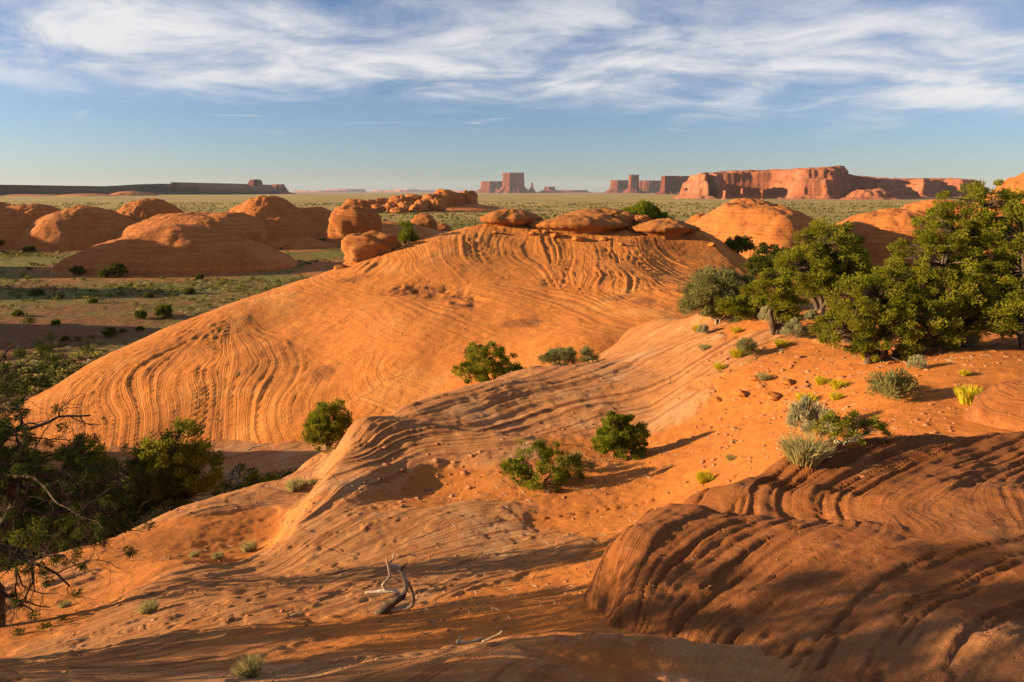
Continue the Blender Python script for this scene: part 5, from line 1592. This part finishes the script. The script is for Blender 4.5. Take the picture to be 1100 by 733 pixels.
# ------------------------------------------------------------------ loose stones
def stone_cloud(pts, sizes, seed):
    rs_ = np.random.RandomState(seed)
    base = np.array([[1, 0, 0], [-1, 0, 0], [0, 1, 0], [0, -1, 0], [0, 0, 1], [0, 0, -1], [.7, .7, .5], [-.7, .7, .5], [-.7, -.7, .5], [.7, -.7, .5]], float)
    F = np.array([[6, 0, 2], [6, 2, 4], [6, 4, 0], [7, 2, 1], [7, 4, 2], [7, 1, 4], [8, 1, 3], [8, 3, 4], [8, 4, 1], [9, 3, 0], [9, 4, 3], [9, 0, 4], [5, 2, 0], [5, 1, 2], [5, 3, 1], [5, 0, 3]])
    n = len(pts)
    V = base[None] * (0.6 + 0.7 * rs_.rand(n, 10, 1)) * sizes[:, None, None] * np.array([1, 1, 0.45])
    a = rs_.rand(n) * 6.28; c, s = np.cos(a)[:, None], np.sin(a)[:, None]
    st = 0.55 + 0.9 * rs_.rand(n)[:, None]
    X_ = V[..., 0] * st; Y_ = V[..., 1]
    V = np.stack([X_ * c - Y_ * s, X_ * s + Y_ * c, V[..., 2]], -1) + pts[:, None, :]
    FF = (np.arange(n)[:, None, None] * 10 + F[None]).reshape(-1, 3)
    return V.reshape(-1, 3), FF


rs_ = np.random.RandomState(801)
pp = []; ss = []
def near_scatter(n, px0, px1, Y0, Y1, smin, smax, pw=3.0, thr=None):
    px = px0 + (px1 - px0) * rs_.rand(n); Y_ = Y0 * (Y1 / Y0) ** rs_.rand(n)
    X_ = (px - 550) / FPX * Y_ * 1.08
    if thr is not None:
        k = vn(X_ * 0.9, Y_ * 0.9, 55) > thr
        X_, Y_ = X_[k], Y_[k]
    for x_, y_ in zip(X_, Y_):
        pp.append((x_, y_)); ss.append((smin + (smax - smin) * rs_.rand() ** pw) * (0.5 + y_ / 20))
near_scatter(1100, 730, 1090, 11, 26, 0.008, 0.075, 4)
near_scatter(800, 400, 640, 6, 18, 0.006, 0.045, 4, 0.45)
near_scatter(600, 20, 340, 7, 22, 0.008, 0.05, 4, 0.4)
near_scatter(500, 470, 780, 15, 28, 0.006, 0.05, 4)
near_scatter(180, 770, 900, 16, 23, 0.015, 0.12, 3.0, 0.5)
near_scatter(80, 380, 520, 16, 20, 0.02, 0.10, 2.5)
near_scatter(7000, 0, 1090, 3.5, 26, 0.003, 0.018, 2.0, 0.45)
pa = np.array(pp); za = surf(pa[:, 0], pa[:, 1])
v, f = stone_cloud(np.column_stack([pa, za]), np.array(ss), 802)
M_STONE = rock_mat("loose_stone", (0.40, 0.16, 0.065), (0.30, 0.11, 0.045), (0.50, 0.28, 0.16), (0.16, 0.06, 0.03), bump=0.01, texscale=4)
tag(obj("gravel", mesh_np("gravel", v, f, M_STONE, False)), "scattered small red stones and chips on the sand and slickrock", "gravel", kind="stuff")
for px, py, w, lab in [(926, 512, 9, "small orange block lying on the back lobe of the near outcrop"), (686, 568, 1, ""), (830, 428, 26, "wedge shaped broken slab of the stony ledge on the bench"), (812, 408, 16, "flat stone at the upper end of the stony ledge"), (798, 424, 18, "tilted stone in the middle of the stony ledge"), (846, 412, 20, "low stone right of the wedge shaped slab on the ledge"), (770, 430, 14, "rough stone at the left end of the stony ledge"), (315, 660, 1, ""), (248, 665, 8, "single small stone on the sunlit lower slope")]:
    if w < 5: continue
    x, y, z = spot(px, py)
    s_ = w / FPX * y * 0.5
    m = boulder_mesh("stone", s_, s_ * 0.8, s_ * 0.35, 880 + px, M_STONE if py > 500 else M_DOME, 0.5, 0.45, 0.05, 20, 12)
    tag(obj("stone", m, None, (x, y, z - s_ * 0.05), (0.1 * rnd.random(), 0.12, rnd.random() * 3)), lab, "stone")

# fine dry twigs and litter
def twig_litter(n, seed):
    r_ = np.random.RandomState(seed)
    zones = [(3.4, 18.5, 1.4), (0.8, 16.8, 1.3), (9.5, 20.0, 2.6), (11.5, 20.0, 2.4), (8.0, 24.0, 2.0), (6.2, 13.0, 1.2), (-1.5, 9.5, 1.6), (0.3, 8.0, 1.5), (-6.5, 15.0, 2.5), (1.2, 12.0, 2.0), (7.0, 20.0, 2.2), (-0.6, 31.5, 1.4), (1.8, 33.0, 1.2)]
    c = np.array([zones[k] for k in r_.randint(0, len(zones), n)])
    p = c[:, :2] + r_.randn(n, 2) * c[:, 2:] * 0.7
    gzz = ground_z(p[:, 0], p[:, 1], False); z_ = surf(p[:, 0], p[:, 1])
    k_ = (z_ < gzz + 0.03) & (p[:, 1] > 6.2)
    p, z_ = p[k_], z_[k_]; n = len(p)
    L = (0.025 + 0.17 * r_.rand(n) ** 2.5) * (0.5 + p[:, 1] / 22); a = r_.rand(n) * 6.28; w_ = 0.002 + 0.004 * r_.rand(n) + p[:, 1] * 0.0002
    d = np.stack([np.cos(a), np.sin(a), 0.12 * r_.randn(n)], 1) * L[:, None] / 2
    sd_ = np.stack([-np.sin(a), np.cos(a), np.zeros(n)], 1) * w_[:, None]
    P0 = np.column_stack([p, z_ + 0.012]); up_ = np.array([0, 0, 1.0]) * w_[:, None] * 1.6
    V = np.stack([P0 - d - sd_, P0 - d + sd_, P0 - d + up_, P0 + d - sd_, P0 + d + sd_, P0 + d + up_], 1).reshape(-1, 3)
    F = (np.arange(n)[:, None, None] * 6 + np.array([[0, 3, 5, 2], [1, 2, 5, 4], [0, 1, 4, 3]])[None]).reshape(-1, 4)
    return V, F


v, f = twig_litter(1500, 811)
tag(obj("twigs", mesh_np("twigs", v, f, M_DEAD, False)), "dry twigs and plant litter strewn under the bushes and across the slope", "litter", kind="stuff")
for i, (px, py, w, lab) in enumerate([(572, 250, 8, "small fallen block under the right lip of the leftmost cap rock"), (596, 252, 9, "fallen block under the left end of the widest cap rock"), (620, 256, 12, "largest fallen block below the middle of the widest cap rock"), (648, 256, 9, "fallen block below the right half of the widest cap rock"), (668, 262, 7, "fallen block in the gap left of the rightmost cap rock"), (532, 249, 7, "small block beside the left end of the leftmost cap rock"), (765, 262, 8, "block fallen off the right end of the rightmost cap rock"), (586, 248, 7, "block lying in the gap right of the leftmost cap rock")]):
    hh_ = march(px, py + 2, surf, 45, 90, 900)
    if hh_ is None: continue
    x, y = hh_; z = surf1(x, y)
    s_ = w / FPX * y * 0.5
    m = boulder_mesh("stone", s_, s_ * 0.9, s_ * 0.5, 960 + i, M_DOME, 0.4, 0.4, 0.06, 24, 14)
    tag(obj("stone", m, None, (x, y, z - s_ * 0.08), (0.1, -0.1, i * 0.9)), lab, "stone")

# striped little dome at the right edge
x, y, z = spot(1108, 462)
m = dome_mesh("striped_rock", 0.95, 1.2, 0.75, 871, 2.1, 0.9, 0.05, 0.16, sink=0.6, mat=M_NEAR, bedk=11.0)
tag(obj("striped_rock", m, None, (at(1150, y + .6), y + 0.6, z - 0.10)), "small striped sandstone hump at the right edge, above the near outcrop", "rock")

# ------------------------------------------------------------------ the air
hz_m, N = new_mat("haze")
pv = N.n("ShaderNodeVolumePrincipled", inp={"Color": (0.74, 0.84, 1.0, 1), "Density": 1.9e-5, "Anisotropy": 0.0})
N.n("ShaderNodeOutputMaterial", inp={"Volume": pv.outputs[0]})
bpy.ops.mesh.primitive_cube_add(size=1)
hb = bpy.context.object
hb.name = "haze"
zb, ztp = -9.0, 330.0
hb.scale = (54000, 54000, ztp - zb); hb.location = (0, 0, (ztp + zb) / 2)
hb.data.materials.append(hz_m)
tag(hb, "thin bluish evening air that pales the distant mesas", "haze", kind="stuff")
